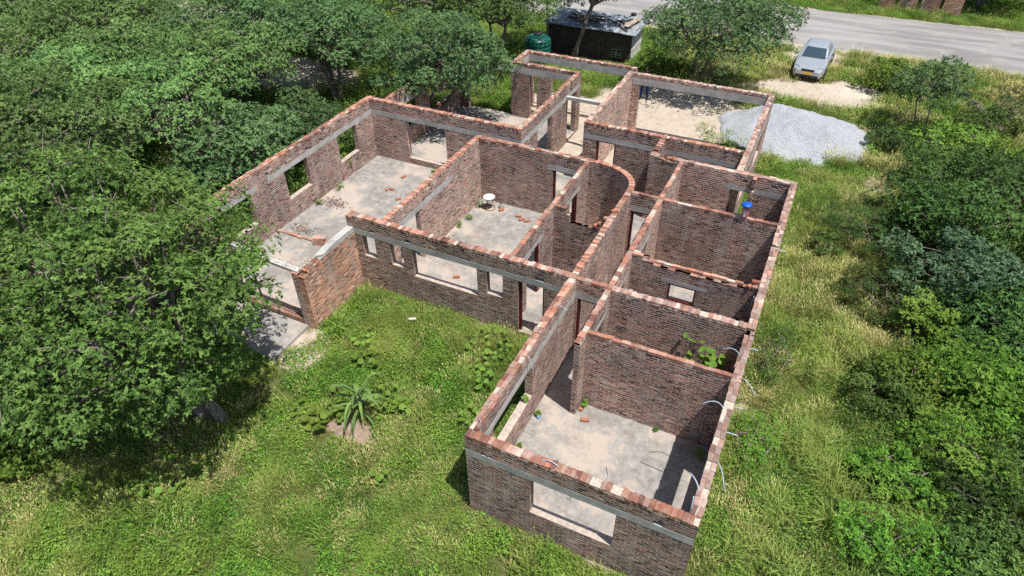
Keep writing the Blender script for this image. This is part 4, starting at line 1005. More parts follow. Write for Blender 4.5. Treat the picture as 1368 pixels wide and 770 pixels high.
    s = sc * rs.uniform(0.7, 1.25, n)
    scl = np.stack([s, s, s * hs * np.where(idx == 7, 1.0, 0.92)], 1)
    # shorter against the walls and on worn ground
    near = in_house(x, y, 0.35); scl[near, 2] *= 0.8; scl[sd > 0.3, 2] *= 0.7
    z = ground_z(x, y)
    P = np.stack([x, y, z], 1)
    blades = np.isin(idx, (0, 1, 2, 6)); 
    for nm, lb, sel in (('grass', 'rough green and yellowing grass over the plot', blades & (idx != 2)), ('dry_grass', 'straw-coloured seeding grass among the green', idx == 2),
                        ('ground_weeds', 'low broad-leaved weeds covering the ground', np.isin(idx, (3, 4, 5))), ('undergrowth', 'dark tangled undergrowth below the bushes and trees', np.isin(idx, (7, 8, 9)))):
        scatter(nm, lb, P[sel], idx[sel], scl[sel], rs)
    return n
print('ground cover points', cover())
# ------------------------------------------------------------------ things standing and lying about
M_TYRE = plain('tyre_rubber', (0.02, 0.02, 0.02), 0.85)
M_PAINT = plain('silver_car_paint', (0.42, 0.46, 0.495), 0.22, 0.45, var=0.05, spec=0.5)
M_GLASS = plain('tinted_glass', (0.03, 0.055, 0.075), 0.06, 0.0, var=0.1, spec=0.8)
M_LAMP = plain('headlamp_glass', (0.30, 0.32, 0.34), 0.12, 0.3, var=0.15, spec=0.7)
M_BLACK = plain('black_plastic', (0.022, 0.022, 0.024), 0.6)
M_PLATE = plain('yellow_plate', (0.75, 0.42, 0.03), 0.5, var=0.05)
M_RIM = plain('alloy_rim', (0.45, 0.46, 0.47), 0.35, 0.7, var=0.08)
def car():
    root = empty('parked_car', (4.12, 31.35, GZ + 0.03), rad(-3.4)); tag(root, 'silver sedan parked on the sandy grass with its nose towards the house', 'car')
    sec = [(0.0, .62, .30, .58, .60), (0.10, .76, .22, .66, .70), (0.35, .82, .20, .72, .78), (0.8, .845, .20, .80, .875), (1.25, .85, .20, .90, .955), (2.2, .85, .20, .93, .95), (3.3, .85, .20, .94, .97), (3.85, .835, .20, .94, 1.0), (4.2, .80, .24, .92, .98), (4.38, .70, .32, .80, .86), (4.42, .6, .4, .62, .64)]
    m = MB(); rings = []
    for y, w_, zl, zs, zt in sec:
        half = [(0.0, zl), (w_ * .85, zl), (w_ * .97, zl + .12), (w_, zl + (zs - zl) * .55), (w_ * .965, zs), (w_ * .80, zs + (zt - zs) * .75), (w_ * .4, zt), (0.0, zt + 0.008)]
        pr = [(x, y, z) for x, z in half] + [(-x, y, z) for x, z in half[-2:0:-1]]
        rings.append(pr)
    for A, B in zip(rings[:-1], rings[1:]):
        for k in range(len(A)): k2 = (k + 1) % len(A); m.face([A[k], A[k2], B[k2], B[k]][::-1])
    m.face(rings[0]); m.face(rings[-1][::-1])
    body = m.build('body', M_PAINT, root, smooth=True)
    # cabin: pillars and roof in paint, panes a little proud
    lv = [(0.93, .735, 1.12, 3.86), (1.15, .675, 1.52, 3.50), (1.34, .605, 1.86, 3.22), (1.43, .52, 2.08, 3.05), (1.455, .3, 2.25, 2.9)]
    m = MB(); rr = []
    for z, w_, y0, y1 in lv:
        b = 0.10 if z < 1.4 else 0.05
        rr.append([(-w_, y0 + .05, z), (-w_ * .55, y0 - b * .4, z), (w_ * .55, y0 - b * .4, z), (w_, y0 + .05, z), (w_, y1 - .05, z), (w_ * .55, y1 + b * .3, z), (-w_ * .55, y1 + b * .3, z), (-w_, y1 - .05, z)])
    for A, B in zip(rr[:-1], rr[1:]):
        for k in range(8): k2 = (k + 1) % 8; m.face([A[k], A[k2], B[k2], B[k]])
    m.face(rr[-1])
    m.build('roof', M_PAINT, root, smooth=True)
    def lerp(z, i):
        for (z0, *a), (z1, *b) in zip(lv[:-1], lv[1:]):
            if z0 <= z <= z1: t = (z - z0) / (z1 - z0); return a[i] * (1 - t) + b[i] * t
    def pane(name, front):
        m = MB(); zs = [0.97, 1.1, 1.22, 1.335]; cols = [-.86, -.5, 0, .5, .86]
        g = []
        for z in zs:
            w_, y = lerp(z, 0), lerp(z, 1 if front else 2); s = -1 if front else 1
            g.append([(c * w_, y + s * (0.052 - 0.05 * abs(c) ** 3), z + 0.012) for c in cols])
        for A, B in zip(g[:-1], g[1:]):
            for k in range(4): q = [A[k], A[k + 1], B[k + 1], B[k]]; m.face(q if front else q[::-1])
        return m.build(name, M_GLASS, root, smooth=True)
    pane('windscreen', True); pane('rear_window', False)
    for s in (-1, 1):
        for y0, y1, t0, t1 in ((1.52, 2.42, 2.02, 2.42), (2.50, 3.36, 2.50, 3.06)):
            m = MB(); q = []
            for (y, z) in ((y0, .98), (y1, .98), (t1, 1.325), (t0, 1.325)):
                q.append((s * (lerp(z, 0) + 0.008), y, z))
            m.face(q if s > 0 else q[::-1]); m.build('side_window', M_GLASS, root)
        m = MB(); m.obox((s * .93, 1.5, 1.0), (.17, .09, .12), Matrix.Rotation(s * .2, 3, 'Z'), taper=.8); mir = m.build('wing_mirror', M_PAINT, root)
        m = MB(); q = [(s * .40, .075, .60), (s * .70, .13, .62), (s * .775, .36, .74), (s * .52, .20, .735)]
        m.hexa([(x, y - .012, z + .0) for x, y, z in q] + [(x, y - .0, z + .035) for x, y, z in q]); m.build('headlight', M_LAMP, root)
        for y in (.82, 3.45):
            wl = empty('wheel', (s * .79, y, .30)); wl.parent = root
            m = MB(); m.lathe([(.19, -.09), (.29, -.1), (.31, -.07), (.31, .07), (.29, .1), (.19, .09)], n=24)
            ty = m.build('tyre', M_TYRE, wl, smooth=True); ty.rotation_euler = (0, PI / 2, 0)
            m = MB(); m.lathe([(.0, .075), (.05, .085), (.06, .06), (.17, .055), (.19, .085), (.2, .085), (.2, -.085)], n=20)
            rm = m.build('rim', M_RIM, wl, smooth=True); rm.rotation_euler = (0, s * PI / 2, 0)
    m = MB()
    for k in range(3): m.box(-.34, .34, -.005, .06, .585 + k * .04, .605 + k * .04)
    m.build('grille', M_BLACK, root)
    for s in (-1, 1):
        m = MB()
        for z0, z1 in ((.32, .90),):
            for y in (1.42, 2.46, 3.4): m.box(s * .842 - .012, s * .842 + .012, y - .006, y + .006, z0, z1)
        m.box(s * .85 - .008, s * .85 + .008, 1.3, 3.5, .50, .53)
        m.build('door_seam', M_BLACK, root)
    m = MB(); m.box(-.6, .6, -.045, .05, .28, .38); m.build('lower_grille', M_BLACK, root)
    m = MB(); m.box(-.22, .22, -.06, -.03, .44, .53); m.build('number_plate', M_PLATE, root)
    m = MB()
    for s in (-.35, .3): m.tube([(s, 1.17, .985), (s + .3, 1.24, 1.03), (s + .5, 1.25, 1.035)], .012, 4)
    m.build('wiper', M_BLACK, root)
car()

# ---- person standing behind the garage
M_SKIN = plain('skin', (0.10, 0.055, 0.035), 0.6, var=0.1)
M_JEANS = plain('blue_denim', (0.015, 0.035, 0.12), 0.9, var=0.25, scale=30)
M_SHIRT = plain('dark_shirt', (0.03, 0.03, 0.035), 0.9)
M_HAIR = plain('black_hair', (0.01, 0.009, 0.008), 0.9)
def skin(name, V, E, mat, parent, rootn, lv=2):
    ns = list(V); me = bpy.data.meshes.new(name)
    me.from_pydata([V[k][:3] for k in ns], [(ns.index(a), ns.index(b)) for a, b in E], [])
    o = bpy.data.objects.new(name, me); COL.objects.link(o); o.parent = parent
    sk = o.modifiers.new('skin', 'SKIN'); sk.use_smooth_shade = True
    for i, k in enumerate(ns):
        r = V[k][3]; d = me.skin_vertices[0].data[i]
        d.radius = (r, r) if not isinstance(r, tuple) else r; d.use_root = (k == rootn)
    su = o.modifiers.new('sub', 'SUBSURF'); su.levels = lv; su.render_levels = lv
    me.materials.append(mat); return o
def person():
    root = empty('person', (-3.37, 25.6, GZ), rad(4)); tag(root, 'person in blue jeans standing with feet apart just beyond the wide garage opening', 'person')
    V = {'pel': (0, 0, .95, .135), 'spine': (0, .01, 1.12, .125), 'chest': (0, .0, 1.32, .15), 'neck0': (0, .01, 1.46, .075), 'neck1': (0, 0, 1.54, .055), 'head0': (0, -.02, 1.60, .078), 'head1': (0, -.015, 1.67, .092), 'head2': (0, 0, 1.735, .07)}
    E = [('pel', 'spine'), ('spine', 'chest'), ('chest', 'neck0'), ('neck0', 'neck1'), ('neck1', 'head0'), ('head0', 'head1'), ('head1', 'head2')]
    for s, n in ((-1, 'l'), (1, 'r')):
        V.update({n + 'hip': (s * .10, 0, .88, .095), n + 'kn': (s * .155, -.02, .49, .06), n + 'cf': (s * .165, .015, .34, .058), n + 'an': (s * .18, .02, .09, .042), n + 'ft': (s * .19, -.06, .045, .04), n + 'toe': (s * .20, -.16, .03, .032)})
        V.update({n + 'sh': (s * .19, .01, 1.40, .062), n + 'el': (s * .27, .05, 1.13, .043), n + 'wr': (s * .255, -.05, .90, .028), n + 'pa': (s * .25, -.075, .84, .036)})
        E += [('pel', n + 'hip'), (n + 'hip', n + 'kn'), (n + 'kn', n + 'cf'), (n + 'cf', n + 'an'), (n + 'an', n + 'ft'), (n + 'ft', n + 'toe'), ('chest', n + 'sh'), (n + 'sh', n + 'el'), (n + 'el', n + 'wr'), (n + 'wr', n + 'pa')]
        for q, (dy, L) in enumerate(((-.028, .07), (-.010, .08), (.010, .076), (.028, .06))):
            a, b = n + 'fa%d' % q, n + 'fb%d' % q
            V[a] = (s * .248, -.08 + dy, .80, .010); V[b] = (s * .238, -.088 + dy, .80 - L, .008); E += [(n + 'pa', a), (a, b)]
        V[n + 't0'] = (s * .225, -.115, .835, .011); V[n + 't1'] = (s * .215, -.135, .79, .009); E += [(n + 'pa', n + 't0'), (n + 't0', n + 't1')]
    body = skin('body', V, E, M_SKIN, root, 'pel')
    J = {'pel': (0, 0, .96, .15), 'w': (0, .005, 1.03, .145)}; JE = [('pel', 'w')]
    for s, n in ((-1, 'l'), (1, 'r')):
        J.update({n + 'h': (s * .10, 0, .86, .112), n + 'k': (s * .155, -.02, .49, .083), n + 'c': (s * .168, .01, .30, .082), n + 'a': (s * .18, .015, .07, .085)}); JE += [('pel', n + 'h'), (n + 'h', n + 'k'), (n + 'k', n + 'c'), (n + 'c', n + 'a')]
    skin('jeans', J, JE, M_JEANS, root, 'pel')
    S = {'a': (0, .005, .98, .152), 'b': (0, .01, 1.14, .142), 'c': (0, .0, 1.32, .165), 'd': (0, .01, 1.43, .10)}; SE = [('a', 'b'), ('b', 'c'), ('c', 'd')]
    for s, n in ((-1, 'l'), (1, 'r')): S.update({n + 's': (s * .19, .01, 1.40, .08), n + 'e': (s * .25, .04, 1.20, .07)}); SE += [('c', n + 's'), (n + 's', n + 'e')]
    skin('shirt', S, SE, M_SHIRT, root, 'b')
    m = MB(); m.lathe([(.0, .115), (.05, .108), (.085, .075), (.10, .03), (.098, -.01), (.085, -.03)], (0, .012, 1.70), 20); m.build('hair', M_HAIR, root, smooth=True)
    for s in (-1, 1):
        m = MB(); m.obox((s * .195, -.075, .042), (.095, .27, .075), Matrix.Rotation(-s * .12, 3, 'Z'), taper=.75); m.build('shoe', M_BLACK, root)
    m = MB(); m.lathe([(0, -.012), (.012, 0), (0, .012)], (0, 0, 0), 8)
    for s in (-1, 1):
        e = m.build('eye', M_WHITE, root, smooth=True); e.location = (s * .034, -.1, 1.675)
person()

# ---- wooden shed behind the house
M_DKWOOD = plain('old_dark_planks', (0.075, 0.062, 0.052), 0.95, var=0.5, scale=5)
M_WTWOOD = plain('whitewashed_planks', (0.50, 0.49, 0.46), 0.95, var=0.3, scale=7)
M_ZINC = plain('weathered_zinc', (0.27, 0.30, 0.325), 0.55, 0.25, var=0.55, scale=3.5)
M_GREENP = plain('faded_green_paint', (0.10, 0.16, 0.14), 0.8, var=0.3)
def shed():
    X0, X1, Y0, Y1, H0, H1 = -10.9, -5.6, 30.1, 32.2, 1.8, 1.95
    root = empty('wooden_shed', (X0, Y0, GZ - .05)); tag(root, 'dark plank shed with a littered blue-grey metal roof behind the house', 'shed')
    W, D = X1 - X0, Y1 - Y0; rs = random.Random(9)
    def planks(x0, x1, z1, y, ax='x', step=.16, mat=M_DKWOOD, gaps=(), slope=None):
        m = MB(); z = 0.0
        while z < z1 - .02:
            for a, b in ((x0, x1),):
                segs = [(a, b)]
                for g0, g1, gz0, gz1 in gaps:
                    if gz0 - .05 < z + step / 2 < gz1 + .05: segs = [q for s in segs for q in ((s[0], min(s[1], g0)), (max(s[0], g1), s[1])) if q[1] - q[0] > .02]
                for s0, s1 in segs:
                    d = rs.uniform(-.012, .012); t = min(z + step - .012, z1)
                    if ax == 'x': m.box(s0, s1, y - .014 + d, y + .014 + d, z, t)
                    else: m.box(y - .014 + d, y + .014 + d, s0, s1, z, t)
            z += step
        return m
    gaps = [(2.75, 3.75, 0, 1.45), (4.1, 4.75, .25, .8)]
    planks(0, W, H0, 0, gaps=gaps).build('wall', M_DKWOOD, root)
    planks(0, W, H1, D).build('wall', M_DKWOOD, root)
    planks(.02, D - .02, H0 + .02, .015, 'y').build('wall', M_DKWOOD, root)
    planks(.02, D - .02, H0 + .1, W - .015, 'y', .14).build('wall', M_WTWOOD, root)
    m = MB()
    for k in range(6): m.box(2.77 + k * .162, 2.77 + k * .162 + .15, -.02, .01, .05, 1.43 + rs.uniform(-.02, .01))
    m.box(2.8, 3.7, -.045, -.022, .3, .38); m.box(2.8, 3.7, -.045, -.022, 1.1, 1.18)
    d = m.build('door', M_DKWOOD, root)
    m = MB(); m.tube([(3.62, -.05, .75), (3.62, -.09, .77), (3.62, -.09, .87), (3.62, -.05, .89)], .01, 5); m.build('handle', M_RUST, d)
    m = MB()
    for a, b, c, e in ((4.1, 4.75, .72, .80), (4.1, 4.75, .25, .32), (4.1, 4.16, .32, .72), (4.69, 4.75, .32, .72)): m.box(a, b, -.04, .02, c, e)
    wi = m.build('window', M_GREENP, root)
    m = MB(); m.box(4.16, 4.69, -.012, -.006, .32, .72); m.build('pane', M_BLACK, wi)
    m = MB()
    for x in (4.42,): m.box(x - .015, x + .015, -.035, -.013, .32, .72)
    for z in (.45, .58): m.box(4.16, 4.69, -.05, -.036, z - .012, z + .012)
    m.build('glazing_bar', M_WTWOOD, wi)
    # corrugated sheets, each a little askew
    n = 8
    for k in range(n):
        m = MB(); x0 = -.25 + (W + .5) * k / n; x1 = -.25 + (W + .5) * (k + 1) / n + .08; y0, y1 = -.32 + rs.uniform(-.08, .06), D + .25
        N = 18; pts0, pts1 = [], []
        for i in range(N + 1):
            x = x0 + (x1 - x0) * i / N; r = .018 * math.cos(i * PI * .9) + .006 * (k % 2) + .03
            zf = H0 + (H1 - H0) * (y0) / D; zb = H0 + (H1 - H0) * y1 / D
            pts0.append((x, y0, zf + r + rs.uniform(-.004, .004))); pts1.append((x + .01, y1, zb + r))
        for i in range(N):
            m.face([pts0[i], pts0[i + 1], pts1[i + 1], pts1[i]])
            dn_ = lambda p: (p[0], p[1], p[2] - .004)
            m.face([dn_(pts1[i]), dn_(pts1[i + 1]), dn_(pts0[i + 1]), dn_(pts0[i])])
        m.build('roof_sheet', M_ZINC, root)
    # what was thrown on the roof
    for k in range(18):
        m = MB(); L = rs.uniform(.6, 1.9); m.obox((0, 0, 0), (L, rs.uniform(.06, .16), .035))
        o = m.build('scrap_plank', M_DKWOOD if k % 3 else M_WTWOOD); x = rs.uniform(1.4, 4.9); y = rs.uniform(.15, 1.6)
        o.location = (X0 + x, Y0 + y, GZ - .05 + H0 + (H1 - H0) * y / D + .085 + .02 * (k % 3)); o.rotation_euler = (math.atan((H1 - H0) / D) * .9, 0, rs.uniform(-.9, .9)); tag(o, 'scrap plank lying with others across the shed roof', 'plank', 'scrap planks on the shed roof')
    m = MB(); m.obox((0, 0, 0), (.34, 1.5, .05)); o = m.build('roof_board', plain('tan_board', (.33, .27, .21), .9)); o.location = (X0 + 4.95, Y0 + 1.0, GZ - .05 + H0 + .2 + .08); o.rotation_euler = (math.atan((H1 - H0) / D), 0, -.25); tag(o, 'broad tan board lying near the right end of the shed roof', 'board')
    m = MB(); m.lathe([(.0, .0), (.16, .0), (.19, .05), (.17, .12), (.06, .14), (0, .12)], n=14); o = m.build('black_basin', M_BLACK, smooth=True); o.location = (X0 + 4.75, Y0 + 1.75, GZ - .05 + H0 + .43); tag(o, 'small black basin upturned on the back right corner of the shed roof', 'basin')
shed()
# ---- water tank
M_TANK = plain('green_polythene', (0.008, 0.11, 0.085), 0.38, var=0.15, spec=0.5)
def tank():
    root = empty('water_tank', (-10.6, 27.9, GZ)); tag(root, 'dark green plastic water tank with a black lid beside the shed', 'water tank')
    prof = [(.0, .0), (.76, .0)]
    for k in range(6): z = .05 + k * .22; prof += [(.78, z), (.78, z + .15), (.755, z + .17), (.755, z + .20)]
    prof += [(.78, 1.40), (.74, 1.48), (.55, 1.60), (.34, 1.68), (.25, 1.70)]
    m = MB(); m.lathe(prof, n=36); m.build('tank_body', M_TANK, root, smooth=True)
    m = MB(); m.lathe([(.25, 1.68), (.27, 1.70), (.27, 1.75), (.2, 1.79), (0, 1.80)], n=24); m.build('lid', M_BLACK, root, smooth=True)
    m = MB(); m.tube([(-.1, -.52, 1.60), (-.06, -.55, 1.68), (.06, -.55, 1.68), (.1, -.52, 1.60)], .02, 6); m.build('handle', M_TANK, root)
tank()
# ---- brick wall panels across the road
PL = ['leftmost of the four red brick panels of the unfinished wall across the road', 'second from the left of the four red brick panels across the road', 'third from the left of the four red brick panels across the road', 'rightmost of the four red brick panels of the wall across the road']
for k, (a, b) in enumerate(((7.1, 8.1), (8.35, 9.45), (9.7, 10.85), (11.05, 12.2))):
    m = MB(); h_ = 1.75
    m.box(0, b - a, 0, .23, -.3, h_)
    m.uv = []
    for f in m.f: m.uv.append([(m.v[i][0] + m.v[i][1] + k * 3.1, m.v[i][2] + 2) for i in f])
    for c in range(int((b - a) / .235)):
        m.box(c * .235 + .004, c * .235 + .226, .01 * (c % 2), .22, h_, h_ + .075 * (1 if (c * 7 + k) % 5 else 0.02), 1, [(.06 + c * .232, .03), (.17 + c * .232, .03), (.17 + c * .232, .055), (.06 + c * .232, .055)])
    o = m.build('brick_wall', [M_BRICKRED, M_BTOP]); o.location = (a, 47.3 + .06 * k, GZ); tag(o, PL[k], 'brick wall', 'brick wall panels across the road')

# ---- loose bricks
M_LOOSE = [plain('loose_brick_red', (.33, .14, .09), .92, var=.35, scale=25), plain('loose_brick_pale', (.42, .25, .18), .92, var=.3, scale=25)]
def brick_mesh():
    m = MB(); m.obox((0, 0, .0365), (.222, .106, .073)); o = m.build('brick', M_LOOSE[0])
    md = o.modifiers.new('worn_edges', 'BEVEL'); md.width = .008; md.segments = 1
    return o
b0 = brick_mesh(); bfirst = [True]
def brick(x, y, z, rz, label, group=None, tilt=0.0, s=1.0):
    if bfirst[0]: o = b0; bfirst[0] = False
    else: o = b0.copy(); COL.objects.link(o)
    o.location = (x, y, z); o.rotation_euler = (tilt, 0, rz); o.scale = (s, 1, 1); o['label'] = label; o['category'] = 'brick'
    if group: o['group'] = group
    elif 'group' in o: del o['group']
brick(1.62, 3.68, .003, .35, 'loose red brick on the front room floor near the partition end')
brick(1.38, 3.98, .003, 1.2, 'broken half brick on the front room floor beside the partition end', s=.45)
for x, y, r in ((-4.42, 12.18, .2), (-4.22, 12.02, 1.0), (-3.98, 12.0, .6)): brick(x, y, .003, r, 'loose brick in the cluster of three on the dining room floor', 'three bricks on the dining room floor')
brick(-5.25, 12.3, .003, .9, 'loose brick beside the white basin in the dining room corner'); brick(-4.75, 7.75, .003, .4, 'lone brick on the dining room floor behind the wide courtyard window')
brick(-10.2, 11.8, .003, -.3, 'loose brick in the middle of the living room floor'); brick(-10.35, 11.65, .003, .5, 'half brick touching the brick in the middle of the living room floor', s=.5)
brick(-9.5, 11.25, .003, .8, 'loose brick on the living room floor close to the inner wall'); brick(-10.3, 12.9, .003, 1.4, 'loose brick on the living room floor near the tall back window')
for x, y, r in ((.95, 14.27, .1), (.72, 14.33, .5), (.48, 14.28, -.4), (.85, 14.34, 1.2)): brick(x, y, 2.672 if x > .62 else 2.59, r, 'loose brick lying on the broken crest of the back wall', 'loose bricks on the back wall crest')
for x, y, z, r in ((-.2, 9.56, 2.43, .3), (-.36, 9.55, 2.33, .9), (.09, 9.95, 2.76, .6)): brick(x, y, z, r, 'loose brick at the broken end of the alcove wall by the curved wall', 'loose bricks on the alcove wall')
for x, y, r in ((4.86, 8.2, .3), (4.75, 8.12, 1.0)): brick(x, y, 2.59, r, 'loose brick on the broken hatch partition where it meets the right wall', 'loose bricks on the hatch partition')
# fallen block of masonry and rubble in the living room
m = MB()
for c in range(4):
    for k in range(2):
        for j in range(2):
            m.obox((k * .23 - .115 + (.05 if c % 2 else 0), j * .115 - .057, c * .085 + .04), (.222, .106, .074), Matrix.Rotation(wr.uniform(-.03, .03), 3, 'Z'), 0, [(k * .232 + .06, c * .085 + .03), (k * .232 + .17, c * .085 + .03), (k * .232 + .17, c * .085 + .055), (k * .232 + .06, c * .085 + .055)])
m.box(-.2, .2, -.1, .1, .0, .33, 1)
o = m.build('masonry_block', [M_BTOP, M_MORTAR]); o.location = (-10.45, 7.35, .0); o.rotation_euler = (0, 0, .35); tag(o, 'mortared block of old bricks four courses high on the living room floor', 'brick block')
m = MB()
for k in range(9):
    m.obox((k * .24, wr.gauss(0, .02), .04), (.222, .106, .074), Matrix.Rotation(wr.uniform(-.12, .12), 3, 'Z'), 0, [(k * .232 + .06, .03), (k * .232 + .17, .03), (k * .232 + .17, .055), (k * .232 + .06, .055)])
m.box(-.1, 2.0, -.05, .05, .0, .03, 1)
o = m.build('brick_course', [M_BTOP, M_MORTAR]); o.location = (-12.35, 7.35, .0); o.rotation_euler = (0, 0, .03); tag(o, 'single course of bricks mortared across the living room floor', 'brick course')
def rubble(label, x, y, rx_, ry_, n, seed):
    rs = np.random.RandomState(seed); m = MB()
    for _ in range(n):
        a = rs.uniform(0, 6.28); r = abs(rs.normal(0, .55)); s = rs.uniform(.02, .055)
        m.obox((r * rx_ * math.cos(a), r * ry_ * math.sin(a), s * .3 + .04 * (1 - r)), (s, s * .8, s * .7), Matrix.Rotation(rs.uniform(0, 3), 3, 'Z') @ Matrix.Rotation(rs.uniform(-.6, .6), 3, 'X'), int(rs.uniform() < .18))
    o = m.build('rubble', [plain('rubble_grey', (.20, .165, .155), .95, var=.3, scale=20), M_LOOSE[1]]); o.location = (x, y, 0); tag(o, label, kind='stuff')
rubble('spread of small brick rubble by the left living room windows', -11.7, 9.9, .8, .55, 240, 3)
rubble('spread of brick rubble near the single brick course', -11.7, 7.85, .75, .4, 200, 4)
rubble('scatter of grey rubble over the garage ground', -.8, 18.6, 1.3, 1.2, 160, 8)
rubble('thin scatter of rubble along the dining room inner wall', -6.15, 9.2, .25, .9, 90, 5)
# ---- jar on the wall
def jar():
    root = empty('plastic_jar', (3.93, 11.43, TOP)); tag(root, 'tall pink plastic jar with a blue lid standing on a wall top', 'jar')
    m = MB(); m.lathe([(0, 0), (.095, 0), (.105, .02), (.105, .33), (.085, .38), (.085, .40)], n=20); m.build('jar_body', plain('pink_plastic', (.50, .17, .20), .4, var=.12), root, smooth=True)
    m = MB()
    for k in range(7):
        a0, a1 = -2.0 + k * .09, -2.0 + (k + 1) * .09
        m.face([(.1065 * math.cos(a0), .1065 * math.sin(a0), .06), (.1065 * math.cos(a1), .1065 * math.sin(a1), .06), (.1065 * math.cos(a1), .1065 * math.sin(a1), .29), (.1065 * math.cos(a0), .1065 * math.sin(a0), .29)])
    m.build('paper_label', M_WHITE, root)
    m = MB(); m.lathe([(.09, .395), (.15, .40), (.165, .42), (.165, .465), (.15, .49), (0, .50)], n=24); m.build('lid', plain('blue_plastic', (.01, .085, .42), .35, var=.1), root, smooth=True)
jar()
# ---- white basin on its wire stand
def basin():
    root = empty('white_basin', (-5.78, 12.28, 0)); tag(root, 'white enamel basin on a low rusty wire stand in the dining room corner', 'basin')
    m = MB(); m.lathe([(0, .38), (.10, .38), (.17, .44), (.225, .52), (.245, .525), (.245, .535), (.22, .535), (.165, .455), (.095, .395), (0, .392)], n=28); m.build('bowl', plain('white_enamel', (.5, .51, .52), .3, var=.12, scale=9), root, smooth=True)
    for z, r in ((.02, .23), (.33, .13)):
        m = MB(); m.tube([(r * math.cos(2 * PI * k / 20), r * math.sin(2 * PI * k / 20), z) for k in range(21)], .011, 5, cap=False); m.build('stand_ring', M_RUST, root)
    for k in range(3):
        a = 2 * PI * k / 3 + .4; m = MB(); m.tube([(.23 * math.cos(a), .23 * math.sin(a), .02), (.13 * math.cos(a), .13 * math.sin(a), .2), (.13 * math.cos(a), .13 * math.sin(a), .33), (.16 * math.cos(a), .16 * math.sin(a), .425)], .011, 5); m.build('leg', M_RUST, root)
    o = MB(); o.lathe([(0, 0), (.12, 0), (.14, .05), (.10, .11), (.04, .13), (0, .12)], n=9); s = o.build('grey_stone', plain('stone', (.22, .2, .2), .95, var=.3)); s.location = (-5.35, 12.5, 0.0); s.scale = (1, .8, 1); tag(s, 'grey rounded stone on the floor beside the white basin', 'stone')
    o = MB(); o.lathe([(0, 0), (.035, 0), (.037, .01), (.037, .15), (.014, .2), (.014, .24), (0, .24)], n=12); s = o.build('empty_bottle', plain('dull_glass', (.12, .16, .14), .2, spec=.6), smooth=True); s.location = (-5.45, 12.66, 0); tag(s, 'small empty bottle standing by the wall next to the grey stone', 'bottle')
basin()
# ---- odds and ends
m = MB(); m.tube([(0, 0, .02), (.03, .25, .03), (.02, .5, .025), (-.1, .72, .02)], .013, 6); o = m.build('fallen_conduit', M_CONDUIT, smooth=True); o.location = (2.78, 1.75, 0); tag(o, 'pale curved piece of conduit lying on the front room floor', 'conduit')
m = MB(); m.tube([(0, 0, .015), (.3, -.03, .02), (.62, -.05, .015)], .009, 5); o = m.build('stick', M_BARK); o.location = (3.4, 3.02, 0); tag(o, 'thin dark stick lying across the shadow edge in the front room', 'stick')
m = MB(); m.lathe([(0, .0), (.04, 0), (.05, .09), (.046, .09), (.036, .01), (0, .01)], n=14); o = m.build('blue_cup', plain('pale_blue_plastic', (.28, .50, .66), .4)); o.location = (.42, 3.22, 0); tag(o, 'small pale blue cup on the floor under the left front room window', 'cup')
m = MB(); m.obox((0, 0, .05), (.24, .08, .03)); o = m.build('white_offcut', plain('offwhite_board', (.5, .48, .45), .8)); o.location = (-4.95, 5.15, GZ + .2); o.rotation_euler = (.2, .15, .7); tag(o, 'white offcut lying in the courtyard grass below the wide window', 'offcut')
def cage():
    m = MB()
    for dy, dz in ((0, 0), (.14, 0), (0, .16), (.14, .16)): m.tube([(0, dy, dz), (.9, dy + .01, dz), (1.9, dy, dz + .01)], .008, 5)
    for k in range(12): x = .08 + k * .16; m.tube([(x, -.01, -.01), (x, .15, -.01), (x, .15, .17), (x, -.01, .17), (x, -.01, -.01)], .005, 4)
    o = m.build('reinforcement_cage', M_RUST); o.location = (-10.2, 3.78, .12); o.rotation_euler = (.1, .02, -.03); tag(o, 'rusty steel reinforcement cage lying across the living room opening', 'steel cage')
    m = MB(); m.box(-10.6, -7.9, 3.62, 3.8, -.05, .1); o = m.build('brick_threshold', [M_BTOP]); tag(o, 'low brick threshold under the rusty steel cage', 'threshold')
    m = MB(); m.tube([(0, 0, 0), (-.03, 0, 1.2), (-.06, .02, 2.2)], .035, 8); o = m.build('prop_pole', M_BARK); o.location = (-10.2, 3.95, 0); tag(o, 'grey wooden prop pole standing under the sagging lintel', 'prop')
cage()
for k, (x, y) in enumerate(((8.75, 21.4), (8.95, 21.6), (9.05, 21.2))):
    m = MB(); m.tube([(0, 0, -.1), (.05, .02, .5), (.12 - .06 * k, .05, .95 + .1 * k)], [.03, .025, .012], 6); o = m.build('dead_stem', M_BARK); o.location = (x, y, GZ); tag(o, 'bare dead stem standing in the dry grass left of the dark bush', 'dead stem', 'dead stems by the thicket')

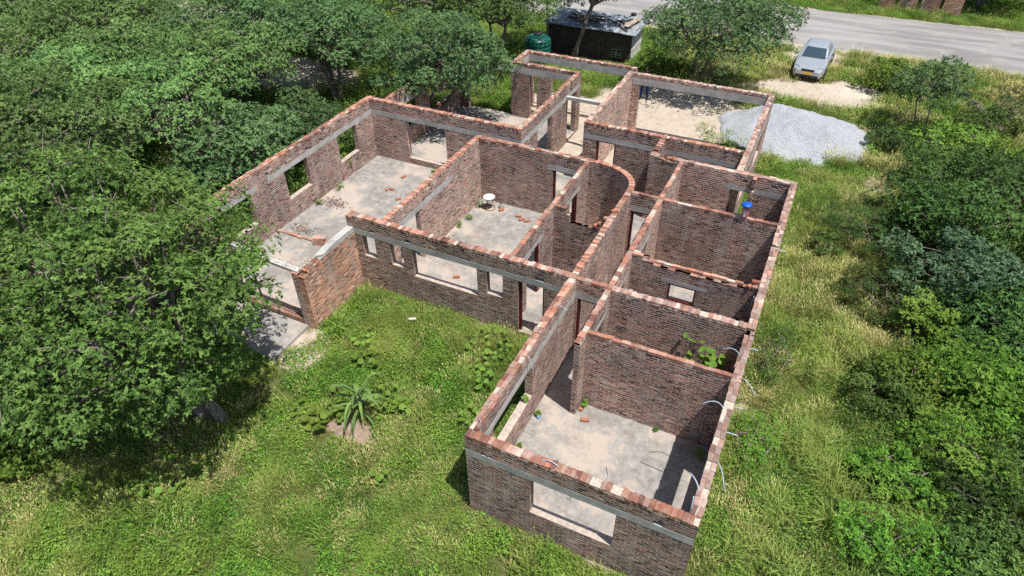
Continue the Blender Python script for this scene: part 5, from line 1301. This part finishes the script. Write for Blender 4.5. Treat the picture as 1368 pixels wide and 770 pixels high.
# ---- maize-like plant, broad-leaved creepers, vine, weeds indoors
def strap(m, base, az, L, rise, droop, w_):
    pts = []
    for k in range(8):
        t = k / 7; r = L * (t * .85 + .05 * math.sin(t * 3)); z = rise * L * math.sin(min(1, t * 1.25) * PI / 2) - droop * L * t ** 2.4
        pts.append(Vector(base) + Vector((math.cos(az) * r, math.sin(az) * r, z)))
    s = Vector((-math.sin(az), math.cos(az), 0))
    for k in range(7):
        ws = [w_ * (math.sin(PI * min(.96, .16 + .84 * t)) ** .7) for t in (k / 7, (k + 1) / 7)]
        a, b = pts[k], pts[k + 1]; up = Vector((0, 0, .25))
        m.face([a, b, b + (s + up) * ws[1], a + (s + up) * ws[0]]); m.face([a - (s - up) * ws[0], b - (s - up) * ws[1], b, a])
def maize():
    root = empty('maize_plant', (-4.08, 1.22, GZ + .18)); tag(root, 'tall plant with long arching strap leaves on the dug mound in the courtyard', 'maize plant')
    rs = random.Random(4)
    m = MB(); m.tube([(0, 0, -.1), (.0, .02, .45), (-.06, .06, .85)], [.03, .025, .012], 7); m.build('stem', plain('maize_stem', (.22, .13, .09), .8), root)
    for k in range(22):
        m = MB(); z = .08 + .035 * k; strap(m, (-.003 * k, .003 * k, z), k * 2.4 + rs.uniform(-.8, .8), rs.uniform(.7, 1.25), rs.uniform(.25, .5) if k < 17 else .75, rs.uniform(.4, .75) if k < 17 else .4, .042)
        o = m.build('leaf', L_MAIZE, root, smooth=True)
        at = o.data.attributes.new('tint', 'FLOAT', 'POINT'); at.data.foreach_set('value', np.full(len(o.data.vertices), rs.random(), dtype=np.float32))
maize()
M_SOIL = concrete_mat('dug_red_soil', (.23, .155, .115), (.33, .26, .21), (.12, .09, .07), 5.0, .02)
sm = grid_mesh('soil_mound', np.arange(-5.2, -3.0, .05), np.arange(.05, 1.3, .05), lambda x, y: ground_z(x, y) - .03 + .09 * np.clip(1.1 - ell(x, y, -4.15, .62, 1.0, .48, .15) - (fbm(x, y, .4, 8) - .5) * .9, -1, 1) + (fbm(x, y, .12, 3) - .5) * .05, M_SOIL); tag(sm, 'small mound of dug reddish soil around the foot of the plant with strap leaves', 'soil mound')
def disc_leaves(name, mat, items, parent=None, lobes=0.12):
    V, F, T = [], [], []
    for c, n, r, t in items:
        n = Vector(n).normalized(); a = n.orthogonal().normalized(); b = n.cross(a); k0 = len(V); N = 10; ph = wr.uniform(0, 6)
        V.append(tuple(Vector(c) - n * r * .18)); T.append(t)
        for k in range(N):
            an = 2 * PI * k / N + ph; rr = r * (1 + lobes * math.cos(an * 5) - (.35 if k == 0 else 0)); V.append(tuple(Vector(c) + (a * math.cos(an) + b * math.sin(an)) * rr)); T.append(min(1, t + .12))
        F += [(k0, k0 + 1 + k, k0 + 1 + (k + 1) % N) for k in range(N)]
    me = bpy.data.meshes.new(name); me.from_pydata(V, [], F); at = me.attributes.new('tint', 'FLOAT', 'POINT'); at.data.foreach_set('value', np.array(T, dtype=np.float32)); me.materials.append(mat); me.update()
    o = bpy.data.objects.new(name, me); COL.objects.link(o)
    if parent is not None: o.parent = parent
    return o
def creeper(label, x, y, n, rad_, r, seed, name='pumpkin_plant', cat='pumpkin plant', z=GZ, h=.42, mat=None, tall=None, group='broad-leaved creepers in the courtyard'):
    rs = random.Random(seed); root = empty(name, (x, y, z)); tag(root, label, cat, group); m = MB(); it = []
    for k in range(n):
        a = rs.uniform(0, 6.28); q = rad_ * math.sqrt(rs.random()); p = Vector((q * math.cos(a), q * math.sin(a), h * rs.uniform(.5, 1.1)))
        if tall: p = Vector((rs.uniform(-tall[0], tall[0]), rs.uniform(-.18, .18), rs.uniform(.9, tall[1])))
        it.append((p, (rs.gauss(0, .3), rs.gauss(-.1, .3), 1), r * rs.uniform(.6, 1.2), rs.random() ** 1.3))
        b = Vector((p.x * .5, p.y * .5, 0.0)); m.tube([b, (b + p) / 2 + Vector((rs.gauss(0, .03), rs.gauss(0, .03), .03)), p - Vector((0, 0, .01))], [.009, .007, .005], 4, cap=False)
    disc_leaves('foliage', mat or L_PUMP, it, root); m.build('stems', plain('green_stem', (.08, .14, .04), .8), root)
creeper('broad bright green creeper left of the plant with strap leaves', -4.95, .62, 26, .55, .12, 1)
creeper('leafy weed patch hiding the foot of the plant with strap leaves', -4.7, 1.35, 34, .6, .08, 14)
creeper('weedy clump on the far side of the dug mound', -3.75, 1.75, 34, .65, .08, 15)
creeper('small yellowing creeper at the lower left of the dug mound', -5.6, .5, 12, .35, .10, 2)
creeper('line of round-leaved creeper above the plant with strap leaves', -5.1, 2.9, 16, .5, .10, 3)
creeper('round-leaved creeper nearest the middle of the courtyard', -5.75, 3.7, 12, .4, .09, 4)
creeper('leafy green creeper spreading in front of the courtyard door', -2.15, 5.1, 40, .75, .085, 5)
creeper('pale green creeper below the courtyard door, towards the front wing', -1.7, 3.85, 22, .55, .085, 6)
creeper('yellowish creeper close to the front wing window', -1.15, 2.4, 14, .4, .09, 7)
creeper('creeper to the right of the dug mound', -3.2, 1.9, 16, .4, .09, 8)
creeper('single pale creeper in the grass left of the front corner', -2.4, -.35, 8, .22, .09, 9)
creeper('creeper with round leaves in the shade of the nearest big tree', -7.4, -2.6, 30, .8, .09, 10)
creeper('tall round-leaved plant growing inside the room with the right wall conduit', 4.1, 5.85, 34, .0, .125, 11, 'climbing_vine', 'vine', 0.0, tall=(.62, 2.05), group=None)
def weed(label, x, y, s, seed, z=0.0, leaf=None, L=.07, W=.03, name='weed', rad_=None):
    rs = np.random.RandomState(seed); root = empty(name, (x, y, z)); tag(root, label, 'weed', None); s *= .7
    C = np.array([[rs.uniform(-.4, .4) * s, rs.uniform(-.4, .4) * s, s * rs.uniform(.25, .8)] for _ in range(6)]); Rd = np.full((6, 3), s * .35)
    if rad_: C[:, 0] *= rad_[0]; C[:, 1] *= rad_[1]
    P, N, U, LL, tint = rosettes(rs, C, Rd, 9, 4, L * .8, .6); P[:, 2] = np.maximum(P[:, 2], .02)
    leaf_mesh('foliage', leaf or L_WEED, P, N, U, LL, LL * W / L, tint, root)
    m = MB(); branches(m, rs, np.array([0, 0, 0.0]), list(C), .012, .004, 4, 3); m.build('stems', plain('weed_stem', (.09, .12, .05), .9), root)
for i, a in enumerate([('weed in the far right corner of the front room, in the wall shadow', 4.72, 3.85, .42), ('weed at the partition end in the front room', 1.45, 4.15, .28), ('small weed on the front room floor along the partition', 3.5, 4.18, .16),
    ('strip of weeds along the inside of the left front room wall', .36, 2.0, .3, (.4, 2.4)), ('small weed below the left front room window', .38, 3.3, .22), ('weed in the dining room corner beside the white basin', -6.15, 12.2, .4),
    ('weed along the dining room inner wall, second from the basin', -6.15, 11.2, .3), ('weed along the dining room inner wall, third from the basin', -6.2, 10.6, .28), ('weed along the dining room inner wall, farthest from the basin', -6.2, 9.0, .3),
    ('weeds along the foot of the left living room wall between the windows', -12.25, 10.9, .4, (.5, 2.0)), ('small weed at the foot of the left living room wall near the back window', -12.25, 9.6, .3),
    ('bright green weed in the passage between veranda and garage', -4.35, 16.9, .6), ('weeds in the room behind the broken hatch partition, on the left', 2.6, 10.9, .45), ('tall weed in the room behind the broken hatch partition, on the right', 4.0, 10.7, .7),
    ('weed at the bottom of the alcove below its broken wall', -.6, 9.0, .3), ('weeds under the small concrete beam behind the passage', -4.3, 19.6, .5), ('green weeds growing at the garage floor edge', 1.2, 20.2, .55, (2.2, 1.2)), ('weed patch in front of the wide garage beam', .6, 22.9, .6, (2.5, 1.3)), ('weeds on the garage ground nearest the gravel', .9, 21.0, .7, (1.6, 2.2)), ('low weeds in the middle of the garage ground', -.6, 19.4, .4, (2.5, 1.5)), ('weeds along the inner end of the garage', .3, 17.6, .5, (2.8, .8)), ('tuft of weeds by the tall back window sill in the living room', -9.3, 13.8, .18, (2, .6)),
    ('bright weeds in front of the veranda pillar', -10.1, 21.3, .8, (1.5, 1.0)), ('weed growing on the gravel heap', 6.4, 22.2, .3), ('weed on the sill of the front wing window', .14, 2.95, .25)]):
    weed(a[0], a[1], a[2], a[3], 100 + i, rad_=a[4] if len(a) > 4 else None, leaf=(L_WEED, L_BRIGHT, L_NEAR)[i % 3], z=(.86 if 'sill of' in a[0] else GZ if a[2] > 20.5 else .25 if 'gravel' in a[0] else 0.0))
